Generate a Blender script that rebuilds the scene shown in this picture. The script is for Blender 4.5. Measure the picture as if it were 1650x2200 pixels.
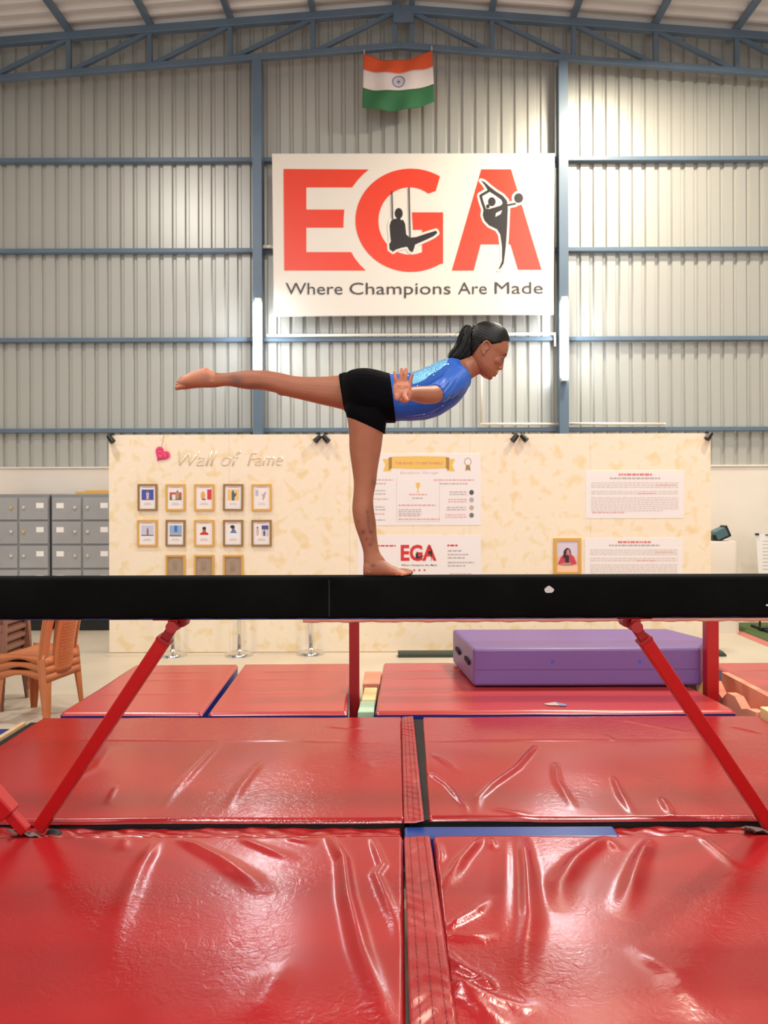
import bpy, bmesh, math, random
import numpy as np
from mathutils import Vector, Matrix, geometry
from mathutils.bvhtree import BVHTree

random.seed(7); rng = np.random.default_rng(7)
for o in list(bpy.data.objects): bpy.data.objects.remove(o)
C = bpy.context.scene.collection
S = bpy.context.scene
PI = math.pi

# ------------------------------------------------------------------ camera
H, F, VX, VY, ROLL = 1.57, 1650.0, 858.0, 1060.0, 0.0030
cd = bpy.data.cameras.new('camera'); cam = bpy.data.objects.new('camera', cd); C.objects.link(cam)
cd.sensor_fit = 'VERTICAL'; cd.sensor_height = 36.0; cd.lens = F/2200*36.0
cd.shift_x = -(VX-825)/2200; cd.shift_y = (VY-1100)/2200
cd.clip_start = .05; cd.clip_end = 200
cd.dof.use_dof = True; cd.dof.focus_distance = 2.98; cd.dof.aperture_fstop = cd.lens/6.0
cam.matrix_world = Matrix.Translation((0, 0, H)) @ Matrix.Rotation(PI/2, 4, 'X') @ Matrix.Rotation(-ROLL, 4, 'Z')
S.camera = cam

# ------------------------------------------------------------------ exposure, world, lights
S.view_settings.view_transform = 'Standard'; S.view_settings.look = 'None'
S.view_settings.gamma = 1.0; S.view_settings.use_curve_mapping = False
S.view_settings.exposure = 0.0
S.cycles.max_bounces = 8
wd = bpy.data.worlds.new('world'); S.world = wd; wd.use_nodes = True
wb = wd.node_tree.nodes['Background']; wb.inputs[0].default_value = (.95, .97, 1.0, 1); wb.inputs[1].default_value = 1.5

def area_light(name, loc, power, size, col, aim=None, spread=180):
    l = bpy.data.lights.new(name, 'AREA'); l.energy = power; l.shape = 'DISK'; l.size = size; l.color = col
    l.spread = math.radians(spread)
    o = bpy.data.objects.new(name, l); C.objects.link(o); o.location = loc
    d = (Vector(aim) - Vector(loc)) if aim else Vector((0, 0, -1))
    o.rotation_euler = d.to_track_quat('-Z', 'Y').to_euler()
    return o
BAYS_AND_FILLS = [(2.62, 7.5, 6.75, 270), (-3.6, 5.2, 6.6, 130), (3.4, 4.6, 6.6, 150),  # first is the lamp by the rear wall, the rest are added fill lamps
        (-2.6, 0.6, 6.7, 150), (2.6, 0.2, 6.7, 200), (0.0, -3.5, 6.9, 200)]
for i, (x, y, z, p) in enumerate(BAYS_AND_FILLS):
    area_light('bay_and_fill_light', (x, y, z-.02), p, .42, (1.0, .90, .72) if i == 0 else (1.0, .96, .90))

# ------------------------------------------------------------------ projection helpers (photo pixel -> place)
ca, sa = math.cos(ROLL), math.sin(ROLL)
def uv(px, py):
    dx, dy = px-VX, VY-py
    return dx*ca+dy*sa, -dx*sa+dy*ca
def P(px, py, D):
    u, v = uv(px, py); return Vector((u*D/F, D, H+v*D/F))
def G(px, py, z=0.0):
    u, v = uv(px, py); D = (z-H)*F/v; return Vector((u*D/F, D, z))

# ------------------------------------------------------------------ materials
def lin(c):
    c = c/255.0; return c/12.92 if c <= .04045 else ((c+.055)/1.055)**2.4
def rgb(t): return (lin(t[0]), lin(t[1]), lin(t[2]), 1.0)
_m = {}
def mat(name, col, rough=.5, metal=0.0, spec=.5, coat=0.0, emit=0.0, emitcol=None, noise=None, bump=None, alpha=None, trans=0.0, sss=0.0, vary=None, attr=None):
    """noise=(scale, colour2, low, high)  bump=(scale, strength)  vary=(scale, amount)"""
    if name in _m: return _m[name]
    m = bpy.data.materials.new(name); m.use_nodes = True; nt = m.node_tree; b = nt.nodes['Principled BSDF']
    b.inputs['Base Color'].default_value = rgb(col); b.inputs['Roughness'].default_value = rough
    b.inputs['Metallic'].default_value = metal; b.inputs['Specular IOR Level'].default_value = spec
    b.inputs['Coat Weight'].default_value = coat; b.inputs['Coat Roughness'].default_value = .08
    b.inputs['Transmission Weight'].default_value = trans
    if sss: b.inputs['Subsurface Weight'].default_value = sss; b.inputs['Subsurface Radius'].default_value = (.012, .005, .003); b.inputs['Subsurface Scale'].default_value = .6
    if emit: b.inputs['Emission Color'].default_value = rgb(emitcol or col); b.inputs['Emission Strength'].default_value = emit
    N = nt.nodes.new; L = nt.links.new
    tc = N('ShaderNodeTexCoord'); tex = tc.outputs['Object']
    if attr:
        a = N('ShaderNodeAttribute'); a.attribute_name = attr; L(a.outputs['Color'], b.inputs['Base Color'])
    if noise:
        n = N('ShaderNodeTexNoise'); n.inputs['Scale'].default_value = noise[0]; n.inputs['Detail'].default_value = 5; L(tex, n.inputs['Vector'])
        r = N('ShaderNodeMapRange'); r.inputs['From Min'].default_value = noise[2]; r.inputs['From Max'].default_value = noise[3]; L(n.outputs['Fac'], r.inputs['Value'])
        x = N('ShaderNodeMix'); x.data_type = 'RGBA'; x.inputs['A'].default_value = rgb(col); x.inputs['B'].default_value = rgb(noise[1])
        L(r.outputs['Result'], x.inputs['Factor']); L(x.outputs['Result'], b.inputs['Base Color'])
    if vary:
        n = N('ShaderNodeTexNoise'); n.inputs['Scale'].default_value = vary[0]; n.inputs['Detail'].default_value = 6; L(tex, n.inputs['Vector'])
        r = N('ShaderNodeMapRange'); r.inputs['To Min'].default_value = max(0, rough-vary[1]); r.inputs['To Max'].default_value = rough+vary[1]
        L(n.outputs['Fac'], r.inputs['Value']); L(r.outputs['Result'], b.inputs['Roughness'])
    if bump:
        n = N('ShaderNodeTexNoise'); n.inputs['Scale'].default_value = bump[0]; n.inputs['Detail'].default_value = 4; L(tex, n.inputs['Vector'])
        u = N('ShaderNodeBump'); u.inputs['Strength'].default_value = bump[1]; u.inputs['Distance'].default_value = .01
        L(n.outputs['Fac'], u.inputs['Height']); L(u.outputs['Normal'], b.inputs['Normal'])
    _m[name] = m; return m

def vinyl(name, col, rough=.22, crinkle=.35, scale=9.0):
    """shiny plastic mat cover: clear sheen, fine crinkles gathered in patches"""
    m = bpy.data.materials.new(name); m.use_nodes = True; nt = m.node_tree; b = nt.nodes['Principled BSDF']
    b.inputs['Base Color'].default_value = rgb(col); b.inputs['Roughness'].default_value = rough
    b.inputs['Specular IOR Level'].default_value = .95
    N = nt.nodes.new; L = nt.links.new
    tc = N('ShaderNodeTexCoord')
    w = N('ShaderNodeTexNoise'); w.inputs['Scale'].default_value = 6; w.inputs['Detail'].default_value = 3; L(tc.outputs['Object'], w.inputs['Vector'])
    mx = N('ShaderNodeMix'); mx.data_type = 'VECTOR'; mx.inputs['Factor'].default_value = .12
    L(tc.outputs['Object'], mx.inputs['A']); L(w.outputs['Color'], mx.inputs['B'])
    v = N('ShaderNodeTexVoronoi'); v.feature = 'DISTANCE_TO_EDGE'; v.inputs['Scale'].default_value = scale*2.2; L(mx.outputs['Result'], v.inputs['Vector'])
    r = N('ShaderNodeMapRange'); r.inputs['From Max'].default_value = .12; L(v.outputs['Distance'], r.inputs['Value'])
    n = N('ShaderNodeTexNoise'); n.inputs['Scale'].default_value = scale*1.6; n.inputs['Detail'].default_value = 7; n.inputs['Distortion'].default_value = 1.2; L(tc.outputs['Object'], n.inputs['Vector'])
    a = N('ShaderNodeMath'); a.operation = 'MULTIPLY_ADD'; a.inputs[1].default_value = .10; L(r.outputs['Result'], a.inputs[0]); L(n.outputs['Fac'], a.inputs[2])
    k = N('ShaderNodeTexNoise'); k.inputs['Scale'].default_value = 1.7; k.inputs['Detail'].default_value = 2; L(tc.outputs['Object'], k.inputs['Vector'])
    kr = N('ShaderNodeMapRange'); kr.inputs['From Min'].default_value = .42; kr.inputs['From Max'].default_value = .62
    kr.inputs['To Min'].default_value = .12; kr.inputs['To Max'].default_value = 1.0; L(k.outputs['Fac'], kr.inputs['Value'])
    st = N('ShaderNodeMath'); st.operation = 'MULTIPLY'; st.inputs[1].default_value = crinkle; L(kr.outputs['Result'], st.inputs[0])
    u = N('ShaderNodeBump'); u.inputs['Distance'].default_value = .004; L(st.outputs[0], u.inputs['Strength']); L(a.outputs[0], u.inputs['Height'])
    L(u.outputs['Normal'], b.inputs['Normal'])
    _m[name] = m; return m

M = {}
M['red'] = vinyl('red_vinyl', (162, 24, 28), .21, .42, 17)
M['red2'] = vinyl('red_vinyl_far_sheen_tint', (186, 60, 57), .27, .18)  # far mats: paler base has their pinkish reflection put into the colour
M['redstrap'] = vinyl('red_vinyl_strap', (160, 28, 30), .34, .35, 22)
M['purple'] = vinyl('purple_cover', (112, 78, 148), .42, .3)
M['bluevinyl'] = mat('blue_vinyl', (20, 58, 132), .35)
M['navy'] = mat('navy_vinyl', (32, 50, 140), .4)
M['blackfab'] = mat('black_fabric', (13, 12, 13), .75, bump=(60, .3))
M['beamskin'] = mat('black_suede', (3, 4, 4), .8, spec=.08, noise=(3.0, (9, 12, 11), .4, .75), bump=(180, .12))
M['redpaint'] = mat('red_paint', (176, 14, 18), .35, spec=.4, bump=(30, .03))
M['redpaint2'] = mat('dark_red_paint', (150, 14, 20), .42)
M['steel'] = mat('worn_steel', (150, 110, 105), .35, .7)
M['rubber'] = mat('black_rubber', (20, 22, 24), .6)
M['bluegrey'] = mat('blue_grey_paint', (100, 120, 140), .38, spec=.5, noise=(2.0, (90, 110, 130), .35, .7))
M['darkgrey'] = mat('dark_grey_paint', (52, 60, 70), .5)
M['sheet'] = mat('galvanised_sheet', (184, 184, 177), .36, .3, noise=(.7, (186, 184, 178), .35, .7), bump=(3, .05))
M['roofsheet'] = mat('roof_sheet', (226, 222, 220), .5, .1, noise=(.8, (214, 210, 208), .3, .7))
M['paintwall'] = mat('white_painted_wall', (236, 226, 214), .8, noise=(1.2, (228, 216, 204), .4, .7), bump=(25, .05))
M['floor'] = mat('beige_floor', (214, 200, 178), .38, spec=.35, noise=(1.3, (202, 188, 168), .35, .7), bump=(6, .02))
M['white'] = mat('white_card', (244, 240, 236), .5)
M['offwhite'] = mat('sign_board', (226, 219, 210), .35)
M['signred'] = mat('sign_red', (228, 66, 44), .32)
M['ink'] = mat('sign_black', (38, 30, 30), .4)
M['inkgrey'] = mat('sign_grey', (66, 60, 58), .4)
M['tubeglow'] = mat('lit_tube', (255, 255, 255), .3, emit=60.0, emitcol=(240, 250, 255))
M['plasticwhite'] = mat('white_plastic', (236, 228, 214), .4)
M['glassbulb'] = mat('bay_lamp_glow', (255, 250, 235), .3, emit=12.0)
M['locker'] = mat('grey_locker_paint', (164, 164, 166), .34, spec=.5, noise=(2.0, (154, 154, 156), .35, .7))
M['lockerbody'] = mat('grey_locker_body', (138, 138, 140), .4)
M['chrome'] = mat('chrome', (225, 225, 225), .12, 1.0)
M['brass'] = mat('brass', (226, 204, 120), .25, .9)
M['black'] = mat('black_plastic', (16, 16, 18), .45)
M['turf'] = mat('green_turf', (92, 112, 62), .95, noise=(30, (76, 98, 52), .3, .7), bump=(160, .6))
M['pinkline'] = mat('pink_tape', (206, 120, 110), .7)
M['foamsalmon'] = mat('salmon_foam', (244, 164, 134), .9, noise=(4, (232, 148, 122), .35, .7), bump=(90, .25))
M['foamyellow'] = mat('yellow_foam', (250, 214, 158), .9, bump=(90, .25))
M['foammint'] = mat('mint_foam', (190, 222, 190), .9, bump=(90, .25))
M['orangeplastic'] = mat('orange_plastic', (196, 116, 70), .38, bump=(40, .03))
M['brownplastic'] = mat('brown_plastic', (134, 88, 70), .45)
M['gold'] = mat('gold_frame', (222, 172, 84), .35, .25)
M['brownframe'] = mat('bronze_frame', (154, 118, 66), .4, .2)
M['paper'] = mat('paper', (244, 237, 234), .55)
M['greypaper'] = mat('grey_paper', (176, 152, 130), .6, noise=(14, (160, 138, 118), .3, .7))
M['greentape'] = mat('dark_green_foam', (62, 68, 56), .7)
M['tealmetal'] = mat('teal_metal', (72, 104, 112), .45)
M['wood'] = mat('light_wood', (216, 180, 138), .55, noise=(20, (204, 166, 124), .3, .7))
M['suede'] = mat('tan_suede', (214, 160, 138), .8, noise=(8, (196, 142, 120), .3, .7))
M['ochre'] = mat('ochre_board', (226, 176, 92), .5)
M['cloth'] = mat('white_cloth', (228, 218, 206), .85, bump=(20, .15))
M['saffron'] = mat('saffron_cloth', (224, 88, 46), .75, bump=(200, .1))
M['flagwhite'] = mat('white_flag_cloth', (228, 216, 214), .75, bump=(200, .1))
M['flaggreen'] = mat('green_flag_cloth', (50, 112, 70), .75, bump=(200, .1))
M['flagblue'] = mat('flag_blue', (84, 100, 160), .7)

# mottled board: cream with golden brushed patches
def board_mat():
    m = bpy.data.materials.new('mottled_cream'); m.use_nodes = True; nt = m.node_tree; b = nt.nodes['Principled BSDF']
    N = nt.nodes.new; L = nt.links.new; b.inputs['Roughness'].default_value = .6
    tc = N('ShaderNodeTexCoord'); n = N('ShaderNodeTexNoise'); n.inputs['Scale'].default_value = 8; n.inputs['Detail'].default_value = 6; n.inputs['Distortion'].default_value = .4
    L(tc.outputs['Object'], n.inputs['Vector'])
    r = N('ShaderNodeValToRGB'); e = r.color_ramp.elements
    e[0].position = .36; e[0].color = rgb((248, 231, 205)); e[1].position = .72; e[1].color = rgb((240, 214, 166))
    k = e.new(.52); k.color = rgb((249, 234, 210)); k = e.new(.60); k.color = rgb((245, 224, 186))
    L(n.outputs['Fac'], r.inputs['Fac']); L(r.outputs['Color'], b.inputs['Base Color'])
    return m
M['board'] = board_mat()

# ------------------------------------------------------------------ mesh helpers
class MB:
    def __init__(s): s.v = []; s.f = []
    def add(s, vs, fs):
        k = len(s.v); s.v += [tuple(p) for p in vs]; s.f += [tuple(i+k for i in q) for q in fs]; return s
    def box(s, x0, x1, y0, y1, z0, z1):
        return s.add([(x0,y0,z0),(x1,y0,z0),(x1,y1,z0),(x0,y1,z0),(x0,y0,z1),(x1,y0,z1),(x1,y1,z1),(x0,y1,z1)],
                     [(0,3,2,1),(4,5,6,7),(0,1,5,4),(1,2,6,5),(2,3,7,6),(3,0,4,7)])
    def obox(s, p0, p1, w, h, up=(0,0,1)):
        """square bar from p0 to p1, width w (sideways) and h (along up)"""
        p0, p1, up = Vector(p0), Vector(p1), Vector(up); d = (p1-p0).normalized(); a = d.cross(up).normalized(); u = a.cross(d)
        vs = [p+a*sx*w/2+u*sz*h/2 for p in (p0, p1) for sx, sz in ((-1,-1),(1,-1),(1,1),(-1,1))]
        return s.add(vs, [(0,3,2,1),(4,5,6,7),(0,1,5,4),(1,2,6,5),(2,3,7,6),(3,0,4,7)][::1])
    def loft(s, rings, cap=True):
        n = len(rings[0]); vs = [p for r in rings for p in r]; fs = []
        for i in range(len(rings)-1):
            for j in range(n): k = (j+1) % n; fs.append((i*n+j, i*n+k, (i+1)*n+k, (i+1)*n+j))
        if cap: fs += [tuple(range(n))[::-1], tuple(range((len(rings)-1)*n, len(rings)*n))]
        return s.add(vs, fs)
    def cyl(s, p0, p1, r0, r1=None, n=16):
        return s.tube([p0, p1], [r0, r0 if r1 is None else r1], n)
    def tube(s, pts, rad, n=12, squash=1.0, caps=False):
        pts = [Vector(p) for p in pts]; m = len(pts)
        if not hasattr(rad, '__len__'): rad = [rad]*m
        ref = None; rings = []
        for i, p in enumerate(pts):
            d = (pts[min(i+1, m-1)]-pts[max(i-1, 0)]).normalized()
            if ref is None: ref = Vector((0,0,1)) if abs(d.z) < .9 else Vector((0,1,0))
            a = d.cross(ref).normalized(); b = a.cross(d).normalized(); ref = b
            def ring(c, k): return [c+(a*math.cos(t)+b*math.sin(t)*squash)*k for t in (2*PI*j/n for j in range(n))]
            if caps and i == 0:
                for q in (.2, .6, .87): rings.append(ring(p-d*rad[0]*math.sqrt(1-q*q), rad[0]*q))
            rings.append(ring(p, rad[i]))
            if caps and i == m-1:
                for q in (.87, .6, .2): rings.append(ring(p+d*rad[-1]*math.sqrt(1-q*q), rad[-1]*q))
        return s.loft(rings)
    def disc(s, c, r, n=24, nrm='y', th=.002):
        c = Vector(c); d = {'y': Vector((0,th,0)), 'z': Vector((0,0,th)), 'x': Vector((th,0,0))}[nrm]
        return s.cyl(c, c+d, r, r, n)
    def ell(s, c, r, n=14, m=10, R=None):
        c = Vector(c); rings = []
        for i in range(1, m):
            t = PI*i/m; rings.append([Vector((r[0]*math.sin(t)*math.cos(2*PI*j/n), r[1]*math.sin(t)*math.sin(2*PI*j/n), -r[2]*math.cos(t))) for j in range(n)])
        rings = [[c+(R@p if R else p) for p in q] for q in rings]
        return s.loft(rings)
    def grid(s, A):
        """A: (n, m, 3) array"""
        n, m = A.shape[:2]; k = len(s.v); s.v += [tuple(p) for p in A.reshape(-1, 3).tolist()]
        for i in range(n-1):
            for j in range(m-1): s.f.append((k+i*m+j, k+i*m+j+1, k+(i+1)*m+j+1, k+(i+1)*m+j))
        return s
    def poly(s, loops, y, th=.003):
        """flat plate in the XZ plane, loops of (x, z), front face at y, thickness th away from the camera"""
        vv = [[Vector((a, b, 0)) for a, b in L] for L in loops]; tri = geometry.tessellate_polygon(vv)
        flat = [p for L in vv for p in L]; n = len(flat)
        vs = [(p.x, y, p.y) for p in flat]+[(p.x, y+th, p.y) for p in flat]; fs = []
        for t in tri:
            a, b, c = [flat[i] for i in t]
            if (b-a).cross(c-a).z < 0: t = t[::-1]
            fs.append(tuple(t)); fs.append(tuple(i+n for i in t[::-1]))
        k = 0
        for L in vv:
            for i in range(len(L)): j = (i+1) % len(L); fs.append((k+i, k+j, n+k+j, n+k+i))
            k += len(L)
        return s.add(vs, fs)
    def stroke(s, pts, w, y, th=.003):
        y0 = y; q_ = 0
        for (a, b), (c, d) in zip(pts[:-1], pts[1:]):
            L = math.hypot(c-a, d-b) or 1e-6; nx, nz = -(d-b)/L*w/2, (c-a)/L*w/2; q_ += 1; y = y0+(q_ % 23)*4e-5
            s.poly([[(a+nx, b+nz), (c+nx, d+nz), (c-nx, d-nz), (a-nx, b-nz)]], y, th)
        for a, b in pts:
          q_ += 1; y = y0+(q_ % 23)*4e-5
          s.poly([[(a+w/2*math.cos(t), b+w/2*math.sin(t)) for t in (2*PI*i/10 for i in range(10))]], y, th)
        return s

def root_loc(p):
    while p.parent: p = p.parent
    return Vector(p.location)
def link(name, me, m, parent=None, smooth=False, world=True, bevel=0, seg=2, auto=False):
    if world and parent is not None:
        me.transform(Matrix.Translation(-root_loc(parent)))
    if m: me.materials.append(m)
    if smooth: me.polygons.foreach_set('use_smooth', [True]*len(me.polygons))
    o = bpy.data.objects.new(name, me); C.objects.link(o)
    if parent is not None: o.parent = parent
    if bevel:
        b = o.modifiers.new('bevel', 'BEVEL'); b.width = bevel; b.segments = seg; b.limit_method = 'ANGLE'; b.harden_normals = False
    if auto:
        me.polygons.foreach_set('use_smooth', [True]*len(me.polygons)); me.set_sharp_from_angle(angle=math.radians(38))
    return o
def obj(name, mb, m, parent=None, smooth=False, world=True, bevel=0, seg=2, fix=True, auto=False):
    me = bpy.data.meshes.new(name); me.from_pydata(mb.v, [], mb.f); me.update()
    if fix:
        bm = bmesh.new(); bm.from_mesh(me); bmesh.ops.recalc_face_normals(bm, faces=bm.faces); bm.to_mesh(me); bm.free()
    return link(name, me, m, parent, smooth, world, bevel, seg, auto)
def tag(o, label, cat, group=None, kind=None):
    o['label'] = label; o['category'] = cat
    if group: o['group'] = group
    if kind: o['kind'] = kind
    return o
def thing(name, label, cat, loc=(0,0,0), group=None, rotz=0, kind='thing'):
    o = bpy.data.objects.new(name, None); C.objects.link(o); o.location = loc; o.rotation_euler = (0,0,rotz); o.empty_display_size = .1
    return tag(o, label, cat, group, kind)
def struct(o, label=None, cat=None):
    o['kind'] = 'structure'
    if label: o['label'] = label; o['category'] = cat
    return o
def empty_struct(name, label, cat, loc=(0,0,0)):
    o = bpy.data.objects.new(name, None); C.objects.link(o); o.location = loc; return struct(o, label, cat)
def copy_tree(o, parent=None, loc=None, label=None):
    c = o.copy(); C.objects.link(c)
    if parent is not None: c.parent = parent
    if loc is not None: c.location = loc
    if label: c['label'] = label
    for ch in list(o.children): copy_tree(ch, c)
    return c
def text(name, body, x0, z0, width, y, m, parent, height=None, bold=0.0, th=.0015, shear=0.0, align='left', res=3):
    """flat lettering facing the camera; x0, z0 = baseline start, fitted to width (and cap height)"""
    cu = bpy.data.curves.new(name, 'FONT'); cu.body = body; cu.size = 1.0; cu.resolution_u = res; cu.offset = bold; cu.shear = shear
    t = bpy.data.objects.new('tmp', cu); C.objects.link(t)
    dg = bpy.context.evaluated_depsgraph_get(); me = bpy.data.meshes.new_from_object(t.evaluated_get(dg))
    bpy.data.objects.remove(t); n = len(me.vertices); co = np.empty(n*3); me.vertices.foreach_get('co', co); co = co.reshape(-1, 3)
    w = co[:, 0].max()-co[:, 0].min(); sx = width/w; cap = .72
    sz = height/cap if height else sx
    out = np.empty_like(co); xs = (co[:, 0]-co[:, 0].min())*sx
    out[:, 0] = x0+xs-(width/2 if align == 'center' else 0); out[:, 2] = z0+co[:, 1]*sz; out[:, 1] = y
    me.vertices.foreach_set('co', out.ravel()); me.update()
    bm = bmesh.new(); bm.from_mesh(me)
    bmesh.ops.recalc_face_normals(bm, faces=bm.faces)
    if bm.faces and sum(f.normal.y*f.calc_area() for f in bm.faces) > 0: bmesh.ops.reverse_faces(bm, faces=bm.faces)
    bm.to_mesh(me); bm.free(); me.materials.clear()
    return link(name, me, m, parent)

# ------------------------------------------------------------------ the hall
WX = 8.0                                  # side walls
YB = 9.42                                 # rear sheet wall
APEX, SL = 7.36, .078
def roof_z(x): return APEX-SL*abs(x-.03)
fl = struct(obj('floor', MB().box(-WX, WX, -8, YB+.3, -.1, 0), M['floor']), 'smooth beige hall floor seen behind the red mats', 'floor')
def rib_profile(x0, n, pitch=.16, depth=.032):
    pts = []
    for i in range(n):
        a = x0+i*pitch; pts += [(a, 0), (a+pitch*.60, 0), (a+pitch*.68, depth), (a+pitch*.90, depth)]
    pts.append((x0+n*pitch, 0)); return pts
wall = empty_struct('wall_back', 'ribbed pale metal sheet wall above white masonry behind the gymnast', 'wall', (0, YB, 0))
n_sheet = 17; x = -8.16
for i in range(n_sheet):
    pr = rib_profile(x, 6); mb = MB()
    A = np.array([[(a, YB+d, 1.9), (a, YB+d, roof_z(a)+.12)] for a, d in pr]); mb.grid(A)
    o = obj('wall_sheet', mb, M['sheet'], wall)
    so = o.modifiers.new('solid', 'SOLIDIFY'); so.thickness = .004; so.offset = 1 if False else -1
    x += .96
obj('masonry', MB().box(-WX, WX, YB-.05, YB+.25, 0, 1.90).box(-WX, WX, YB-.07, YB+.02, 1.885, 1.905), M['paintwall'], wall, bevel=.004)
def side_wall(name, sx):
    w = empty_struct(name, None, None, (sx*WX, 0, 0)); mb = MB()
    pr = rib_profile(-8, 109); A = np.array([[(sx*(WX+d), a, 1.9), (sx*(WX+d), a, roof_z(WX)+.12)] for a, d in pr]); mb.grid(A)
    obj('wall_sheet', mb, M['sheet'], w)
    obj('masonry', MB().box(min(sx*WX, sx*(WX+.2)), max(sx*WX, sx*(WX+.2)), -8, YB, 0, 1.9), M['paintwall'], w)
side_wall('wall_left', -1); side_wall('wall_right', 1)

roof = empty_struct('ceiling', 'ribbed metal roof sheets on blue-grey purlins above the truss', 'ceiling', (0, 0, APEX))
nodes = [P(p, 60, 9.2).x for p in (-380, -203, -27, 148, 322, 494, 672, 848, 885, 1057, 1232, 1408, 1582, 1758, 1932, 2108)]
for sx in (-1, 1):                       # roof sheets, ribs run down the slope
    y = YB+.02; k = 0
    while y > -8:
        mb = MB(); pr = [(y-a, d) for a, d in rib_profile(0, 6, .19, .042)]
        xs = (.03, .03+sx*4.1, .03+sx*8.2)
        A = np.array([[(X, a, roof_z(X)+.115+.042-d) for X in xs] for a, d in pr]); mb.grid(A)
        o = obj('roof_sheet', mb, M['roofsheet'], roof); y -= 1.14
for X in nodes:
    obj('purlin', MB().box(X-.032, X+.032, -7.9, YB-.02, roof_z(X)+.045, roof_z(X)+.113), M['bluegrey'], roof)
obj('ridge_cap', MB().box(-.03, .09, -7.9, YB, roof_z(.03)+.115, roof_z(.03)+.17), M['roofsheet'], roof)

def make_truss(y, nm, label):
    t = empty_struct(nm, label, 'truss', (0.03, y, APEX-.5)); top = lambda X: roof_z(X); bot = lambda X: roof_z(X)-.435
    for sx in (-1, 1):
        a = .03; b = .03+sx*7.9
        obj('top_chord', MB().obox((a, y, top(a)), (b, y, top(b)), .09, .09), M['bluegrey'], t, bevel=.006)
        obj('bottom_chord', MB().obox((a, y, bot(a)), (b, y, bot(b)), .075, .07), M['bluegrey'], t, bevel=.006)
    N = nodes
    for X in N: obj('upright', MB().box(X-.027, X+.027, y-.025, y+.025, bot(X), top(X)), M['bluegrey'], t)
    for i in range(len(N)-1):
        if N[i+1] < .03: a, b = N[i], N[i+1]
        elif N[i] > .03: a, b = N[i+1], N[i]
        else: continue
        d = .05 if b > a else -.05
        obj('diagonal', MB().obox((a+d, y, bot(a)+.03), (b-d*.3, y, top(b)-.03), .045, .05), M['bluegrey'], t)
    g = P(867, 36, y)
    obj('gusset_plate', MB().box(g.x-.12, g.x+.12, y-.06, y-.045, g.z-.1, g.z+.02), M['bluegrey'], t)
    return t
make_truss(9.2, 'roof_truss', 'blue-grey steel roof truss along the top of the rear wall')
make_truss(-.8, 'roof_truss', 'blue-grey steel roof truss above the photographer, out of view')

# columns and girts on the rear wall
for pxc, lab in ((554, 'blue-grey steel column left of the large sign'), (1210, 'blue-grey steel column right of the large sign'), (-260, 'blue-grey steel column beyond the lockers'), (1990, 'blue-grey steel column beyond the whiteboard')):
    X = P(pxc, 600, 9.2).x; w = .055
    c = empty_struct('column', lab, 'column', (X, 9.26, 0))
    obj('front_flange', MB().box(X-w, X+w, 9.155, 9.18, .0, roof_z(X)-.46), M['bluegrey'], c)
    obj('web', MB().box(X-w+.006 if X > 0 else X+w-.03, X-w+.03 if X > 0 else X+w-.006, 9.18, 9.36, .0, roof_z(X)-.46), M['bluegrey'], c)
for py, lab in ((341, 'highest blue-grey wall rail, level with the top of the sign'), (536, 'blue-grey wall rail level with the middle of the sign'), (728, 'blue-grey wall rail just below the sign'), (923, 'lowest blue-grey wall rail just above the cream partition')):
    z = P(858, py, 9.33).z
    g = obj('wall_rail', MB().box(-WX, WX, 9.33, YB, z-.025, z+.025), M['bluegrey'], None, bevel=.004); struct(g, lab, 'rail')

# ------------------------------------------------------------------ bay lamp by the rear wall, plus added unseen fill lamps
for i, (x, y, z, p) in enumerate(BAYS_AND_FILLS):
    t = thing('bay_and_fill_lamp', 'round metal lamp hanging from the roof, number %d along the hall' % (i+1), 'lamp', (x, y, z), 'high-bay lamps under the roof')
    t['label'] = ['high-bay lamp hanging just in front of the rear wall', 'added fill lamp over the far left mats, out of view', 'added fill lamp over the far right mats, out of view', 'added fill lamp above the left near mat, out of view', 'added fill lamp above the right near mat, out of view', 'added fill lamp behind the photographer, out of view'][i]
    prof = [(.22, 0), (.24, .02), (.19, .12), (.09, .22), (.06, .26), (.06, .34)]
    mb = MB(); mb.loft([[Vector((x+r*math.cos(q), y+r*math.sin(q), z+h)) for q in (2*PI*j/24 for j in range(24))] for r, h in prof])
    obj('reflector', mb, M['darkgrey'], t, smooth=True)
    obj('hanger', MB().cyl((x, y, z+.34), (x, y, roof_z(x)+.1), .012, n=8), M['darkgrey'], t)

# ------------------------------------------------------------------ tube lights on the columns
for pxc, y0, y1, lab in ((555, 647, 800, 'lit vertical tube light on the left column, behind the raised leg'), (1212, 644, 813, 'lit vertical tube light on the right column')):
    a, b = P(pxc, y0, 9.1), P(pxc, y1, 9.1)
    t = thing('tube_light', lab, 'light', (a.x, 9.1, b.z))
    obj('tube', MB().tube([(a.x, 9.09, b.z+.03), (a.x, 9.09, a.z-.03)], .042, 16, caps=True), M['tubeglow'], t, smooth=True)
    obj('housing', MB().box(a.x-.035, a.x+.035, 9.13, 9.155, b.z-.02, a.z+.02), M['plasticwhite'], t)
    for z in (b.z-.01, a.z+.01): obj('end_cap', MB().box(a.x-.035, a.x+.035, 9.06, 9.155, z-.02, z+.02), M['plasticwhite'], t)

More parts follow.
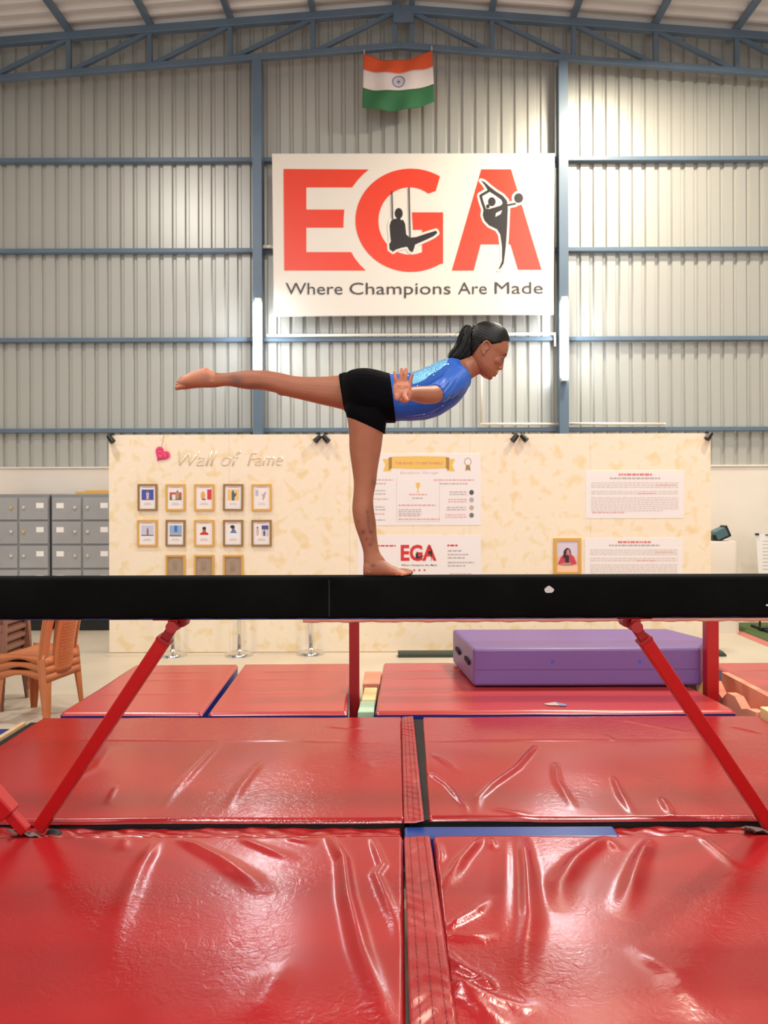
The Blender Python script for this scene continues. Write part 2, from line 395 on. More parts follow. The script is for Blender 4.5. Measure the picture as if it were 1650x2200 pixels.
# ------------------------------------------------------------------ conduit pipes
def pipe(pts, label, r=.016, D=9.30):
    mb = MB(); w = [P(a, b, D) for a, b in pts]
    for a, b in zip(w[:-1], w[1:]): mb.cyl(a, b, r, n=8)
    for p in w: mb.ell(p, (r*1.15,)*3, 8, 6)
    tag(obj('conduit_pipe', mb, M['plasticwhite'], smooth=True), label, 'pipe')
pipe([(575, 721), (1192, 717), (1193, 742)], 'thin white conduit pipe along the rail under the sign')
pipe([(1034, 722), (1034, 911), (1198, 911)], 'white conduit pipe dropping beside the gymnast\'s face to the lowest rail')
pipe([(1222, 910), (1428, 911)], 'short white conduit pipe on the lowest rail right of the right column')
pipe([(568, 530), (588, 530)], 'stub of white pipe between the left column and the sign', .02, 9.25)

# ------------------------------------------------------------------ the big sign
YS = 9.18
def Q(cx, cy):                            # sign drawing coordinates -> place on the sign plane
    p = P(580+cx/2.661, 320+cy/2.661, YS-.03); return (p.x, p.z)
sg = thing('sign_board', 'large white sign reading EGA in red letters, high on the rear wall', 'sign', (P(888, 678, YS).x, YS, P(888, 678, YS).z))
obj('panel', MB().poly([[Q(12, 27), Q(1628, 25), Q(1621, 945), Q(22, 955)][::-1]], YS-.03, .04), M['offwhite'], sg)
obj('panel_frame', MB().stroke([Q(25, 40), Q(1612, 38), Q(1606, 930), Q(35, 940), Q(25, 40)], .03, YS+.012, .02), M['steel'], sg)
yE = YS-.034
def arc(cx, cy, rx, ry, a0, a1, n): return [(cx+rx*math.cos(math.radians(a0+(a1-a0)*i/n)), cy+ry*math.sin(math.radians(a0+(a1-a0)*i/n))) for i in range(n+1)]
E = [(78,115),(565,118),(530,148),(500,180),(470,220),(208,220),(208,347),(425,347),(421,400),(420,450),(208,450),(208,590),(465,590),(485,625),(515,663),(548,695),(82,695)]
obj('letter', MB().poly([[Q(*p) for p in E]], yE, .004), M['signred'], sg)
Gl = arc(805, 408, 316, 295, -58, -302, 48)+[(990, 655), (990, 363), (812, 363), (818, 462), (870, 462), (870, 588)]+arc(800, 412, 180, 193, 68, 306, 30)+[(948, 240)]
obj('letter', MB().poly([[Q(*p) for p in Gl]], yE, .004), M['signred'], sg)
Al = [(1208,117),(1378,117),(1552,690),(1418,690),(1375,545),(1205,545),(1165,695),(1040,695)]
obj('letter', MB().poly([[Q(*p) for p in Al]], yE, .004), M['signred'], sg)
w = .0056/2.661*1.0
PXM = (9.15/F)/2.661                      # metres per drawing unit
def figure(name, polys, strokes, ells, y, halo):
    hb = MB(); fb = MB()
    for L in polys:
        LQ = [Q(*p) for p in L]; fb.poly([LQ], y-.004, .002); hb.poly([LQ], y-.002, .002); hb.stroke(LQ+[LQ[0]], 2*halo*PXM, y-.002, .002)
    for L, wd_ in strokes:
        LQ = [Q(*p) for p in L]; fb.stroke(LQ, wd_*PXM, y-.004, .002); hb.stroke(LQ, (wd_+2*halo)*PXM, y-.002, .002)
    for cx, cy, rx, ry in ells:
        fb.poly([[Q(*p) for p in arc(cx, cy, rx, ry, 0, 345, 23)]], y-.004, .002); hb.poly([[Q(*p) for p in arc(cx, cy, rx+halo, ry+halo, 0, 345, 23)]], y-.002, .002)
    f = obj(name, fb, M['ink'], sg); obj('outline', hb, M['offwhite'], f)
body1 = [(712,400),(692,412),(684,440),(688,500),(692,530),(682,545),(684,575),(704,589),(720,577),(750,566),(784,560),(800,585),(815,592),(824,570),(830,548),(900,517),(935,500),(957,482),(950,468),(900,483),(835,505),(800,508),(779,490),(773,430),(762,408)]
figure('ring_gymnast_figure', [body1], [([(735,385),(735,410)], 22), ([(752,520),(770,470)], 12)], [(736, 370, 23, 31)], yE, 13)
obj('ring_strap', MB().stroke([Q(697, 246), Q(701, 402)], 7*PXM, yE-.008, .002), M['inkgrey'], sg)
obj('ring_strap', MB().stroke([Q(795, 222), Q(801, 505)], 7*PXM, yE-.008, .002), M['inkgrey'], sg)
body2 = [(1222,340),(1216,380),(1226,410),(1252,438),(1298,460),(1316,490),(1326,560),(1326,640),(1312,676),(1304,690),(1320,682),(1336,655),(1346,580),(1352,510),(1356,440),(1360,340),(1354,296),(1330,268),(1290,243),(1255,216),(1225,189),(1206,182),(1226,206),(1246,240),(1290,268),(1322,292),(1330,312),(1318,325),(1285,335),(1250,345)]
figure('rhythmic_gymnast_figure', [body2], [([(1248,243),(1204,268),(1212,300),(1228,348)], 15), ([(1352,324),(1402,314)], 11)], [(1268, 303, 22, 26), (1421, 282, 26, 28), (1245, 330, 11, 12)], yE, 13)
obj('highlight_mark', MB().poly([[Q(*p) for p in [(1288,390),(1292,368),(1326,352),(1318,374)]]], yE-.007, .002), M['offwhite'], sg)
obj('figure_ground', MB().poly([[Q(*p) for p in [(1212,272),(1246,244),(1322,292),(1328,315),(1250,350),(1222,335)]]], yE-.0025, .002), M['offwhite'], sg)
for wd_, x0_, x1_, zz in (('Where', 90, 415, 833), ('Champions', 455, 1033, 832), ('Are', 1075, 1240, 830), ('Made', 1284, 1560, 828)):
    a = Q(x0_, zz); b = Q(x1_, zz); text('slogan_word', wd_, a[0], a[1], b[0]-a[0], yE-.002, M['inkgrey'], sg, height=70*PXM)

# ------------------------------------------------------------------ flag
def flag_pt(u, v, off=0.0):
    """u 0..1 across, v 0..1 down"""
    xs = 781+u*148+v*(u*8-3)
    def q(l, m, r): return l*(1-u)*(1-2*u)+m*4*u*(1-u)+r*u*(2*u-1)
    rows = [(0, 108, 124, 100), (.333, 143, 153, 135), (.666, 182, 192, 174), (1, 223, 234, 213)]
    for (v0, *r0), (v1, *r1) in zip(rows[:-1], rows[1:]):
        if v <= v1+1e-6:
            t = (v-v0)/(v1-v0); py = q(*r0)*(1-t)+q(*r1)*t; break
    du = u-.5
    fold = .03*math.sin(9*math.hypot(u, v*.8)*2.2)*math.exp(-3*u)*u*6*.35+.03*math.sin(9*math.hypot(1-u, v*.8)*2.0)*math.exp(-3*(1-u))*(1-u)*6*.35+.05*math.sin(PI*u)*(.3+.7*math.sin(PI*v*.8))+.012*math.sin(17*u+4*v)
    p = P(xs, py, 9.05); p.y = 9.12-fold-off; return p
fg = thing('flag', 'orange, white and green flag hung from the roof truss above the sign', 'flag', tuple(flag_pt(.5, 1)))
for nm, a, b, m in (('saffron_band', 0, .333, 'saffron'), ('white_band', .333, .666, 'flagwhite'), ('green_band', .666, 1, 'flaggreen')):
    A = np.array([[flag_pt(i/48, a+(b-a)*j/10) for j in range(11)] for i in range(49)]); o = obj(nm, MB().grid(A), M[m], fg, smooth=True)
    so = o.modifiers.new('solid', 'SOLIDIFY'); so.thickness = .003; so.offset = 0
mb = MB(); cu, cv = .505, .50
def fp(r, t): return flag_pt(cu+r*math.cos(t)/148, cv+r*math.sin(t)/116, .004)
for r0, r1 in ((11.4, 13.2), (0, 2.6)):
    A = np.array([[fp(r0, 2*PI*i/48), fp(r1, 2*PI*i/48)] for i in range(49)]); mb.grid(A)
for k in range(24):
    t = 2*PI*k/24; A = np.array([[fp(2, t-.04), fp(12, t-.016)], [fp(2, t+.04), fp(12, t+.016)]]); mb.grid(A)
obj('wheel_emblem', mb, M['flagblue'], fg)
for u in (0.005, .995):
    p = flag_pt(u, 0); obj('tie_cord', MB().cyl(p, (p.x, 9.17, p.z+.08), .006, n=6), M['white'], fg)

# ------------------------------------------------------------------ partition board and what hangs on it
YP = 7.6
bl, br, tl, tr = P(235, 1397, YP), P(1528, 1392, YP), P(235, 934, YP), P(1530, 931, YP)
pt = thing('partition_board', 'wide cream mottled partition board standing across the hall behind the beam', 'partition', ((bl.x+br.x)/2, YP, 0))
ztop = (tl.z+tr.z)/2; edges = [bl.x+(br.x-bl.x)*i/5 for i in range(6)]
for i in range(5): obj('board_panel', MB().box(edges[i]+.0006, edges[i+1]-.0006, YP, YP+.05, .005, ztop), M['board'], pt)
obj('base_rail', MB().box(bl.x+.01, br.x-.01, YP+.008, YP+.045, 0, .02), M['wood'], pt)
for X in (edges[1], edges[2], edges[3], edges[4]): obj('rear_strut', MB().box(X-.03, X+.03, YP+.05, YP+.45, 0, .05).obox((X, YP+.42, .04), (X, YP+.06, 1.2), .04, .04), M['wood'], pt)
yF = YP-.001
# spot lamps clipped on the top edge
def spot(px, py, ang, lab):
    c = P(px, py, YP-.06); t = thing('clip_spotlight', lab, 'light', (c.x, c.y, ztop), 'black spotlights clipped on the partition top')
    d = Vector((math.sin(ang), -.25, -math.cos(ang))).normalized()
    obj('lamp_head', MB().cyl(c-d*.035, c+d*.045, .022, .030, 14), M['black'], t, smooth=False, auto=True)
    obj('bracket', MB().obox(c-d*.02, (c.x, YP-.012, ztop+.012), .012, .012, (1, 0, 0)).box(c.x-.02, c.x+.02, YP-.014, YP+.01, ztop+.0005, ztop+.014), M['black'], t)
spot(237, 942, .7, 'black spotlight clipped at the top left corner of the cream partition')
spot(683, 942, -.75, 'black spotlight above the raised thigh, tipped left, one of a pair'); spot(699, 942, .75, 'black spotlight above the raised thigh, tipped right, one of a pair')
spot(1107, 940, -.75, 'black spotlight near the right column, tipped left, one of a pair'); spot(1125, 940, .75, 'black spotlight near the right column, tipped right, one of a pair')
spot(1524, 936, -.7, 'black spotlight clipped at the top right corner of the cream partition')

# pink heart
hc = P(347, 976, YP-.02); hs = .0023; M['heart'] = mat('pink_heart', (236, 88, 130), .45); M['heart2'] = mat('deep_pink_heart', (214, 48, 100), .45)
ht = thing('heart_ornament', 'pink layered heart ornament hanging at the upper left of the partition', 'ornament', tuple(hc))
def heart(s, dx=0, dz=0, rot=-.62):
    out = []
    for i in range(40):
        t = 2*PI*i/40; x = 16*math.sin(t)**3; z = 13*math.cos(t)-5*math.cos(2*t)-2*math.cos(3*t)-math.cos(4*t)
        x, z = x*s+dx, z*s+dz; out.append((hc.x+x*math.cos(rot)-z*math.sin(rot), hc.z+x*math.sin(rot)+z*math.cos(rot)))
    return out
for k, s in enumerate((1, .82, .64, .46, .28)):
    obj('heart_layer', MB().poly([heart(hs*2.15*s, 0, -(1-s)*.028)], YP-.012-.004*k, .006), M['heart' if k % 2 == 0 else 'heart2'], ht)
obj('hanging_thread', MB().cyl((hc.x-.01, YP-.004, hc.z+.05), (hc.x+.02, YP-.004, ztop), .0012, n=5), M['inkgrey'], ht)
# mirror-finish lettering (clear acrylic script)
M['acrylic'] = mat('mirror_acrylic', (240, 226, 206), .08, .3)
a = P(384, 1001, YP); b = P(608, 1001, YP)
wf = thing('wall_lettering', 'pale mirror-finish script lettering beside the pink heart', 'lettering', (a.x, YP-.01, a.z))
w1 = text('letters', 'Wall of', a.x, a.z, (b.x-a.x)*.60, YP-.006, M['acrylic'], wf, height=.15, shear=.35, bold=-.002)
w2 = text('letters', 'Fame', a.x+(b.x-a.x)*.66, a.z, (b.x-a.x)*.34, YP-.006, M['acrylic'], wf, height=.14, shear=.35, bold=-.008)
for o in (w1, w2):
    so = o.modifiers.new('solid', 'SOLIDIFY'); so.thickness = .004

# small framed pictures
def flatc(nm, c): return mat('print_'+nm, c, .5)
def frame(px0, px1, py0, py1, fm, lab, pic, group, tilt=0.0, paper='paper', bw=.018):
    a, b = P(px0, py0, YP), P(px1, py1, YP); cx, cz, w_, h_ = (a.x+b.x)/2, (a.z+b.z)/2, b.x-a.x, a.z-b.z
    t = thing('picture_frame', lab, 'picture', (cx, YP, cz), group); t.rotation_euler = (0, tilt, 0)
    f = MB(); x0, x1, z0, z1 = -w_/2, w_/2, -h_/2, h_/2; y = -.024
    for q in ((x0, x0+bw, z0, z1), (x1-bw, x1, z0, z1), (x0+bw, x1-bw, z0, z0+bw), (x0+bw, x1-bw, z1-bw, z1)): f.box(q[0], q[1], y, -.002, q[2], q[3])
    obj('frame', f, M[fm], t, world=False)
    pg = obj('picture', MB().box(x0+bw, x1-bw, -.012, -.003, z0+bw, z1-bw), M[paper], t, world=False)
    W, Hh = w_-2*bw, h_-2*bw
    for i, (nm, c, shape) in enumerate(pic):
        yy = -.0125-.0004*i
        if shape[0] == 'r': _, a0, a1, c0, c1 = shape; m_ = MB().poly([[(-W/2+W*a0, -Hh/2+Hh*c0), (-W/2+W*a1, -Hh/2+Hh*c0), (-W/2+W*a1, -Hh/2+Hh*c1), (-W/2+W*a0, -Hh/2+Hh*c1)]], yy, .0003)
        elif shape[0] == 'e': _, ex, ez, rx, rz = shape; m_ = MB().poly([[(-W/2+W*ex+W*rx*math.cos(q), -Hh/2+Hh*ez+Hh*rz*math.sin(q)) for q in (2*PI*j/16 for j in range(16))]], yy, .0003)
        else: m_ = MB().poly([[(-W/2+W*ex, -Hh/2+Hh*ez) for ex, ez in shape[1]]], yy, .0003)
        obj('print', m_, flatc(nm, c), pg, world=False)
    return t
cap = [('caption', (206, 192, 192), ('r', .3, .7, .24, .26)), ('caption', (206, 192, 192), ('r', .25, .75, .18, .20)), ('capred', (220, 150, 150), ('r', .2, .8, .93, .95))]
def bust(shirt, skin=(150, 104, 84), hair=(40, 32, 34), x=.5, s=1.0, z=.42):
    return [('shirt%d%d%d' % shirt, shirt, ('p', [(x-.28*s, z), (x-.22*s, z+.09*s), (x-.08*s, z+.14*s), (x+.08*s, z+.14*s), (x+.22*s, z+.09*s), (x+.28*s, z)])), ('skin', skin, ('e', x, z+.22*s, .11*s, .11*s)), ('hair', hair, ('e', x, z+.30*s, .12*s, .06*s))]
def body(c, x=.5, z=.4, s=1.0): return [('b%d%d%d' % c, c, ('p', [(x-.06*s, z), (x-.09*s, z+.28*s), (x+.09*s, z+.28*s), (x+.06*s, z)])), ('skin', (150, 104, 84), ('e', x, z+.34*s, .055*s, .05*s))]
R4 = ('r', .12, .88, .38, .84)
row1 = [('brownframe', [('blueprint', (70, 84, 170), R4)]+body((206, 190, 200), .5, .40, 1.1)+[('redstrip', (206, 60, 90), ('r', .35, .65, .38, .42))], 'portrait on a deep blue ground, first of the top row'),
        ('gold', [('redblock', (196, 92, 86), ('r', .12, .88, .5, .72)), ('greenblock', (92, 120, 84), ('r', .12, .88, .38, .5)), ('whiteblock', (238, 232, 226), ('r', .28, .5, .4, .62))]+body((180, 160, 120), .62, .42, 1.0), 'people before a red and green ground, second of the top row'),
        ('gold', [('redbar', (216, 60, 76), ('r', .68, .95, .4, .84)), ('orangeshape', (240, 172, 90), ('e', .42, .58, .14, .18)), ('greyshape', (90, 96, 120), ('r', .36, .58, .38, .44))], 'orange figure beside a red block, third of the top row'),
        ('brownframe', [('yellowblock', (240, 200, 130), ('r', .15, .85, .36, .84)), ('figdark', (86, 98, 116), ('p', [(.42, .36), (.4, .7), (.5, .84), (.6, .66), (.72, .7), (.66, .56), (.58, .5), (.58, .36)]))], 'dark figure on a yellow ground, fourth of the top row'),
        ('gold', [('greyblue', (196, 190, 208), ('r', .12, .3, .55, .82)), ('figpale', (206, 176, 172), ('p', [(.3, .74), (.5, .6), (.8, .78), (.7, .5), (.62, .38), (.55, .38), (.55, .55)]))], 'pale figure with arms spread, last of the top row')]
row2 = [('gold', [('lilac', (202, 204, 224), R4), ('bluestrip', (80, 92, 130), ('r', .12, .88, .38, .42))]+body((168, 104, 100), .52, .42, .8), 'small figure on a pale lilac ground, first of the lower row'),
        ('brownframe', [('skyblue', (140, 178, 222), ('r', .12, .88, .52, .84)), ('darkblue', (70, 110, 180), ('r', .42, .6, .55, .84)), ('greygr', (170, 176, 180), ('r', .12, .88, .38, .52)), ('darkgr', (70, 84, 90), ('r', .12, .88, .36, .40))], 'blue sky over grey ground, second of the lower row'),
        ('gold', bust((206, 54, 44)), 'boy in a red shirt, third of the lower row'),
        ('brownframe', [('figblue', (80, 130, 190), ('p', [(.3, .5), (.45, .66), (.6, .66), (.74, .5)])), ('figwhite', (240, 240, 244), ('p', [(.32, .36), (.3, .5), (.74, .5), (.72, .36)])), ('skin', (150, 104, 84), ('e', .5, .72, .1, .1)), ('hair', (40, 32, 34), ('e', .46, .78, .14, .07))], 'girl in blue and white, fourth of the lower row'),
        ('brownframe', [('bluetop', (74, 86, 150), ('r', .5, .92, .66, .84)), ('palegr', (214, 206, 214), ('r', .5, .92, .36, .66))]+body((60, 66, 84), .66, .38, .7)+body((214, 190, 184), .25, .4, 1.0), 'two-part photograph with navy corner, last of the lower row')]
r1x = [(297, 339), (357, 399), (418, 461), (480, 523), (541, 584)]
for i, (fm, pic, lb) in enumerate(row1): frame(r1x[i][0], r1x[i][1], 1040, 1097, fm, 'small %s framed picture: %s' % ('gold' if fm == 'gold' else 'bronze', lb), pic+cap, 'framed pictures on the partition', (.0, 0, 0, .015, 0)[i])
for i, (fm, pic, lb) in enumerate(row2): frame(r1x[i][0]-(1 if i == 0 else 0), r1x[i][1], 1117, 1173.5, fm, 'small %s framed picture: %s' % ('gold' if fm == 'gold' else 'bronze', lb), pic+cap, 'framed pictures on the partition', (0, .012, 0, 0, 0)[i])
scr = [('script', (120, 104, 92), ('r', .3, .62, .78-.07*k, .79-.07*k)) for k in range(7)]
for i, lb in enumerate(('first', 'middle', 'last')):
    frame(r1x[i+1][0], r1x[i+1][1], 1192, 1250, 'gold', 'gold framed grey certificate, %s of three, partly behind the beam' % lb, scr[:5+i], 'framed grey certificates', paper='greypaper')
# large portrait at right
frame(1189, 1248, 1156, 1235, 'gold', 'larger gold framed portrait of a seated woman in a red jacket', [
    ('pinkbg', (222, 208, 224), ('r', 0, 1, .5, 1)), ('salmonbg', (240, 190, 170), ('r', 0, 1, 0, .5)), ('hair', (40, 32, 34), ('e', .5, .62, .17, .16)), ('jacket', (204, 66, 86), ('p', [(.04, .26), (.2, .5), (.38, .6), (.62, .6), (.8, .5), (.94, .26), (.6, .2), (.3, .2)])),
    ('blacktop', (48, 40, 44), ('p', [(.4, .26), (.38, .5), (.5, .58), (.58, .5), (.56, .26)])), ('hair2', (40, 32, 34), ('p', [(.3, .42), (.32, .68), (.44, .74), (.42, .5)])), ('skin2', (196, 140, 124), ('e', .53, .64, .085, .095)), ('skin2', (196, 140, 124), ('p', [(.14, .26), (.3, .3), (.7, .3), (.66, .22), (.3, .2)])), ('table', (246, 206, 168), ('r', 0, 1, 0, .2))], None, bw=.030)

# posters
M['gold2'] = mat('print_gold', (240, 196, 96), .4); M['golddark'] = mat('print_gold_dark', (168, 132, 70), .4)
M['txtred'] = mat('print_red', (222, 128, 118), .5); M['txtgrey'] = mat('print_grey', (190, 178, 176), .5); M['txtpink'] = mat('print_pink', (228, 172, 168), .5)
M['logored'] = mat('print_logo_red', (214, 48, 46), .5); M['rule'] = mat('print_rule', (224, 210, 204), .5); M['medal'] = mat('print_dark', (74, 84, 80), .5)
def poster(x0, x1, y0, y1, lab):
    a, b = P(x0, y0, YP), P(x1, y1, YP); t = thing('poster', lab, 'poster', ((a.x+b.x)/2, YP, b.z))
    obj('sheet', MB().box(a.x, b.x, YP-.005, YP-.0005, b.z, a.z), M['paper'], t)
    return t
yT = YP-.0062
def line(t, x0, x1, py, s, m, h=5, **k):
    a, b = P(x0, py, YP), P(x1, py, YP); return text('lettering', s, a.x, (a.z+b.z)/2, b.x-a.x, yT, M[m], t, height=h*YP/F, res=1, **k)
def bars(t, x0, x1, ys, m, hh=2.2, ragged=True, dy=None):
    dy = {'rule': 0}.get(m, .0009) if dy is None else dy
    """rows of print too small to read: short word-length strokes"""
    mb = MB()
    for py in ys:
        x = x0; end = x1-(random.random()*.25*(x1-x0) if ragged and py == ys[-1] else 0)
        while x < end:
            w_ = min(random.uniform(3, 10), end-x); a = P(x, py, YP); b = P(x+w_, py+hh, YP)
            mb.poly([[(a.x, b.z), (b.x, b.z), (b.x, a.z), (a.x, a.z)]], yT-dy, .0006); x += w_+1.8
    o = obj('print_lines', mb, M[m], t); o['kind'] = 'stuff'; return o
t = poster(772, 1033, 975, 1128, 'white poster with a gold ribbon heading, right of the standing leg')
def rel(pts): return [(P(a, b, YP).x, P(a, b, YP).z) for a, b in pts]
obj('ribbon_tail', MB().poly([rel([(822, 986), (838, 986), (841, 1012), (823, 1013), (828, 999)])], yT, .0008), M['gold2'], t)
obj('ribbon_tail', MB().poly([rel([(978, 986), (962, 986), (959, 1012), (977, 1013), (972, 999)])], yT, .0008), M['gold2'], t)
obj('ribbon', MB().poly([rel([(842, 981), (900, 980), (958, 981), (958, 1006), (900, 1008), (842, 1006)])], yT-.001, .0008), M['gold2'], t)
obj('ribbon_fold', MB().poly([rel([(835, 983), (842, 982), (842, 1006), (835, 1010)])], yT-.0012, .0008), M['golddark'], t)
obj('ribbon_fold', MB().poly([rel([(958, 982), (965, 983), (965, 1010), (958, 1006)])], yT-.0012, .0008), M['golddark'], t)
text('lettering', 'THE ROAD TO NATIONALS', P(848, 998, YP).x, P(900, 998, YP).z, P(951, 0, YP).x-P(848, 0, YP).x, yT-.002, M['txtred'], t, height=6*YP/F, bold=.01, res=1)
line(t, 860, 941, 1018, 'Excellence Through', 'txtpink', 5, shear=.3)
obj('rosette', MB().stroke([(P(1005+7*math.cos(q), 992+8*math.sin(q), YP).x, P(1005+7*math.cos(q), 992+8*math.sin(q), YP).z) for q in (2*PI*i/14 for i in range(15))], .006, yT, .0008).poly([rel([(1001, 1000), (1009, 1000), (1011, 1012), (1005, 1009), (1000, 1012)])], yT-.0012, .0008), M['golddark'], t)
obj('trophy_mark', MB().poly([rel([(893, 1037), (903, 1037), (901, 1048), (899, 1050), (899, 1056), (902, 1058), (894, 1058), (897, 1056), (897, 1050), (895, 1048)])], yT, .0008), M['gold2'], t)
obj('print_frame', MB().stroke(rel([(852, 1026), (852, 1120), (944, 1120), (944, 1026)]), .005, yT+.0002, .0008), M['rule'], t)
bars(t, 806, 848, [1030], 'txtpink'); bars(t, 932, 1018, [1030], 'txtpink', 2.6, False); bars(t, 945, 1006, [1038], 'txtgrey', 2.4, False); bars(t, 806, 830, [1038], 'txtgrey')
bars(t, 879, 917, [1061], 'txtpink', 2.6, False); bars(t, 886, 908, [1069], 'txtgrey', 2.4, False)
bars(t, 856, 936, [1084], 'txtpink', 2.8, False); bars(t, 856, 905, [1094, 1098.5, 1103, 1107], 'txtgrey', 1.8); bars(t, 856, 945, [1114], 'txtpink', 2.6, False)
for i, py in enumerate((1058, 1074, 1091, 1107)):
    obj('medal', MB().poly([rel([(1013+5*math.cos(q), py+5.5*math.sin(q)) for q in (2*PI*j/14 for j in range(14))])], yT, .0008), [M['medal'], M['txtgrey'], flatc('tan', (206, 176, 160)), flatc('dim', (120, 116, 112))][i], t)
    bars(t, 966-i*3, 1002, [py-2, py+3], 'txtpink' if i % 2 else 'txtgrey', 2.0, False)
bars(t, 806, 828, [1053, 1060, 1088, 1094, 1116], 'txtgrey'); bars(t, 804, 834, [1071, 1103], 'txtpink')
t = poster(768, 1034, 1150, 1300, 'white poster with a small red EGA logo, half hidden behind the beam')
L0, L1 = P(861, 1203.5, YP), P(938, 1203.5, YP)
text('logo_lettering', 'EGA', L0.x, L0.z, L1.x-L0.x, yT, M['logored'], t, height=33*YP/F, bold=.035, res=3)
def tiny(ox, oy, polyp, s): return [rel([(ox+(x-c0)*s, oy+(y-c1)*s) for x, y in polyp]) for c0, c1 in ((735, 470),)][0]
obj('ring_gymnast_figure', MB().poly([tiny(896, 1193, body1, .062)], yT-.002, .0008).poly([rel([(896+1.5*math.cos(q), 1187+2*math.sin(q)) for q in (2*PI*j/10 for j in range(10))])], yT-.0022, .0008), M['ink'], t)
obj('rhythmic_gymnast_figure', MB().poly([rel([(924+(x-1290)*.062, 1190+(y-440)*.062) for x, y in body2])], yT-.002, .0008), M['ink'], t)
line(t, 862, 939, 1216, 'Where Champions Are Made', 'inkgrey', 4.2, bold=.01)
for px in (890, 901, 912):
    obj('star', MB().poly([rel([(px+(3.2 if j % 2 == 0 else 1.5)*math.sin(PI*j/5), 1225-(3.2 if j % 2 == 0 else 1.5)*math.cos(PI*j/5)) for j in range(10)])], yT, .0008), M['logored'], t)
bars(t, 812, 850, [1171], 'logored', 3, False); bars(t, 961, 983, [1170], 'logored', 3.6, False)
bars(t, 962, 1000, [1182], 'txtgrey', 2.8); bars(t, 962, 1006, [1190, 1197], 'txtgrey', 2.8); bars(t, 962, 1018, [1207], 'txtgrey', 2.8, False); bars(t, 962, 1010, [1214], 'txtgrey', 2.8); bars(t, 868, 938, [1236], 'txtpink', 3.5, False); bars(t, 966, 1012, [1232], 'txtpink', 1.4, False)
for (x0, x1, y0, y1, hd, lab) in ((1258, 1469, 1012, 1113, (1329, 1400, 1021.5), 'white text poster at the upper right of the partition'), (1256, 1467, 1156, 1262, (1327, 1398, 1166.5), 'white text poster right of the woman\'s portrait, cut off by the beam')):
    t = poster(x0, x1, y0, y1, lab); k = y0
    bars(t, hd[0], hd[1], [hd[2]-4], 'txtred', 4.2, False); bars(t, x0+52, x1-50, [k+14], 'txtgrey', 3.2, False)
    rows = [k+24+4.6*i for i in range(14)]
    bars(t, x0+12, x1-12, [r for i, r in enumerate(rows) if i not in (3, 6)], 'rule', 2.8); bars(t, x1-60, x1-20, [k+29], 'txtpink', 2.2, False); bars(t, x0+14, x0+84, [k+88], 'txtpink', 2.2, False)
    bars(t, x0+112, x0+150, [k+47], 'txtpink', 2.4, False)

# ------------------------------------------------------------------ stanchions
def stanchion(px, py, lab, tilt=0):
    b = G(px, py, 0); t = thing('stanchion', lab, 'stanchion', tuple(b), 'chrome stanchions before the partition')
    prof = [(.005, 0), (.135, 0), (.135, .012), (.125, .026), (.05, .036), (.03, .05), (.022, .065)]
    mb = MB(); mb.loft([[Vector((r*math.cos(q), r*math.sin(q), h)) for q in (2*PI*j/28 for j in range(28))] for r, h in prof]); obj('base', mb, M['chrome'], t, world=False, auto=True)
    obj('pole', MB().cyl((0, 0, .06), (tilt, 0, .74), .019, .019, 14), M['chrome'], t, world=False, smooth=True)
    obj('knob', MB().ell((tilt, 0, .755), (.03, .03, .024)), M['chrome'], t, world=False, smooth=True)
stanchion(371, 1409, 'chrome stanchion behind the left diagonal brace of the beam')
stanchion(514, 1408, 'middle chrome stanchion, between the left brace and the raised red post')
stanchion(668, 1405, 'chrome stanchion nearest the low beam\'s left post', -.03)

# ------------------------------------------------------------------ lockers
def locker(px0, px1, lab):
    D = 8.8; a, b = P(px0, 1062, D), P(px1, 1062, D); w_ = b.x-a.x; t = thing('locker_cabinet', lab, 'locker', ((a.x+b.x)/2, D+.2, 0), 'grey steel lockers by the left wall')
    zt = a.z; obj('body', MB().box(a.x, b.x, D+.02, D+.5, .13, zt), M['lockerbody'], t, bevel=.004)
    obj('plinth', MB().box(a.x+.03, b.x-.03, D+.06, D+.46, 0, .13), M['black'], t)
    cw = w_/2; rh = (zt-.03-.16)/5
    for c in range(2):
        for r in range(5):
            x0, x1 = a.x+c*cw+.012, a.x+(c+1)*cw-.012; z1 = zt-.03-r*rh-.008; z0 = z1-rh+.022
            d = obj('door', MB().box(x0, x1, D+.004, D+.022, z0, z1), M['locker'], t, bevel=.004)
            kx = x1-.06 if c == 0 else x0+.06; kz = (z0+z1)/2+.015
            gold = (px0 < 0 and ((c == 1 and r == 1) or (c == 0 and r == 0)))
            obj('knob', MB().cyl((kx, D+.006, kz), (kx, D-.02, kz), .012, .017, 14), M['brass' if gold else 'chrome'], d, auto=True)
            lx = x0+.05 if c == 0 else x1-.13
            if px0 < 0 and c == 0: continue
            obj('label_card', MB().box(lx, lx+.085, D+.001, D+.0035, kz-.01, kz+.05), M['white'], d)
locker(-27, 104, 'grey steel locker cabinet at the left edge of the photo'); locker(109, 242, 'grey steel locker cabinet next to the partition, a flat board on top')
a = P(158, 1057, 8.85)
mb = MB(); mb.box(a.x, a.x+.46, 8.9, 9.15, P(0, 1062, 8.8).z+.001, P(0, 1062, 8.8).z+.03); mb.box(a.x+.1, a.x+.4, 8.92, 9.1, P(0, 1062, 8.8).z+.03, P(0, 1062, 8.8).z+.045)
tag(obj('board', mb, M['ochre'], bevel=.003), 'flat ochre board lying on top of the locker by the partition', 'board')

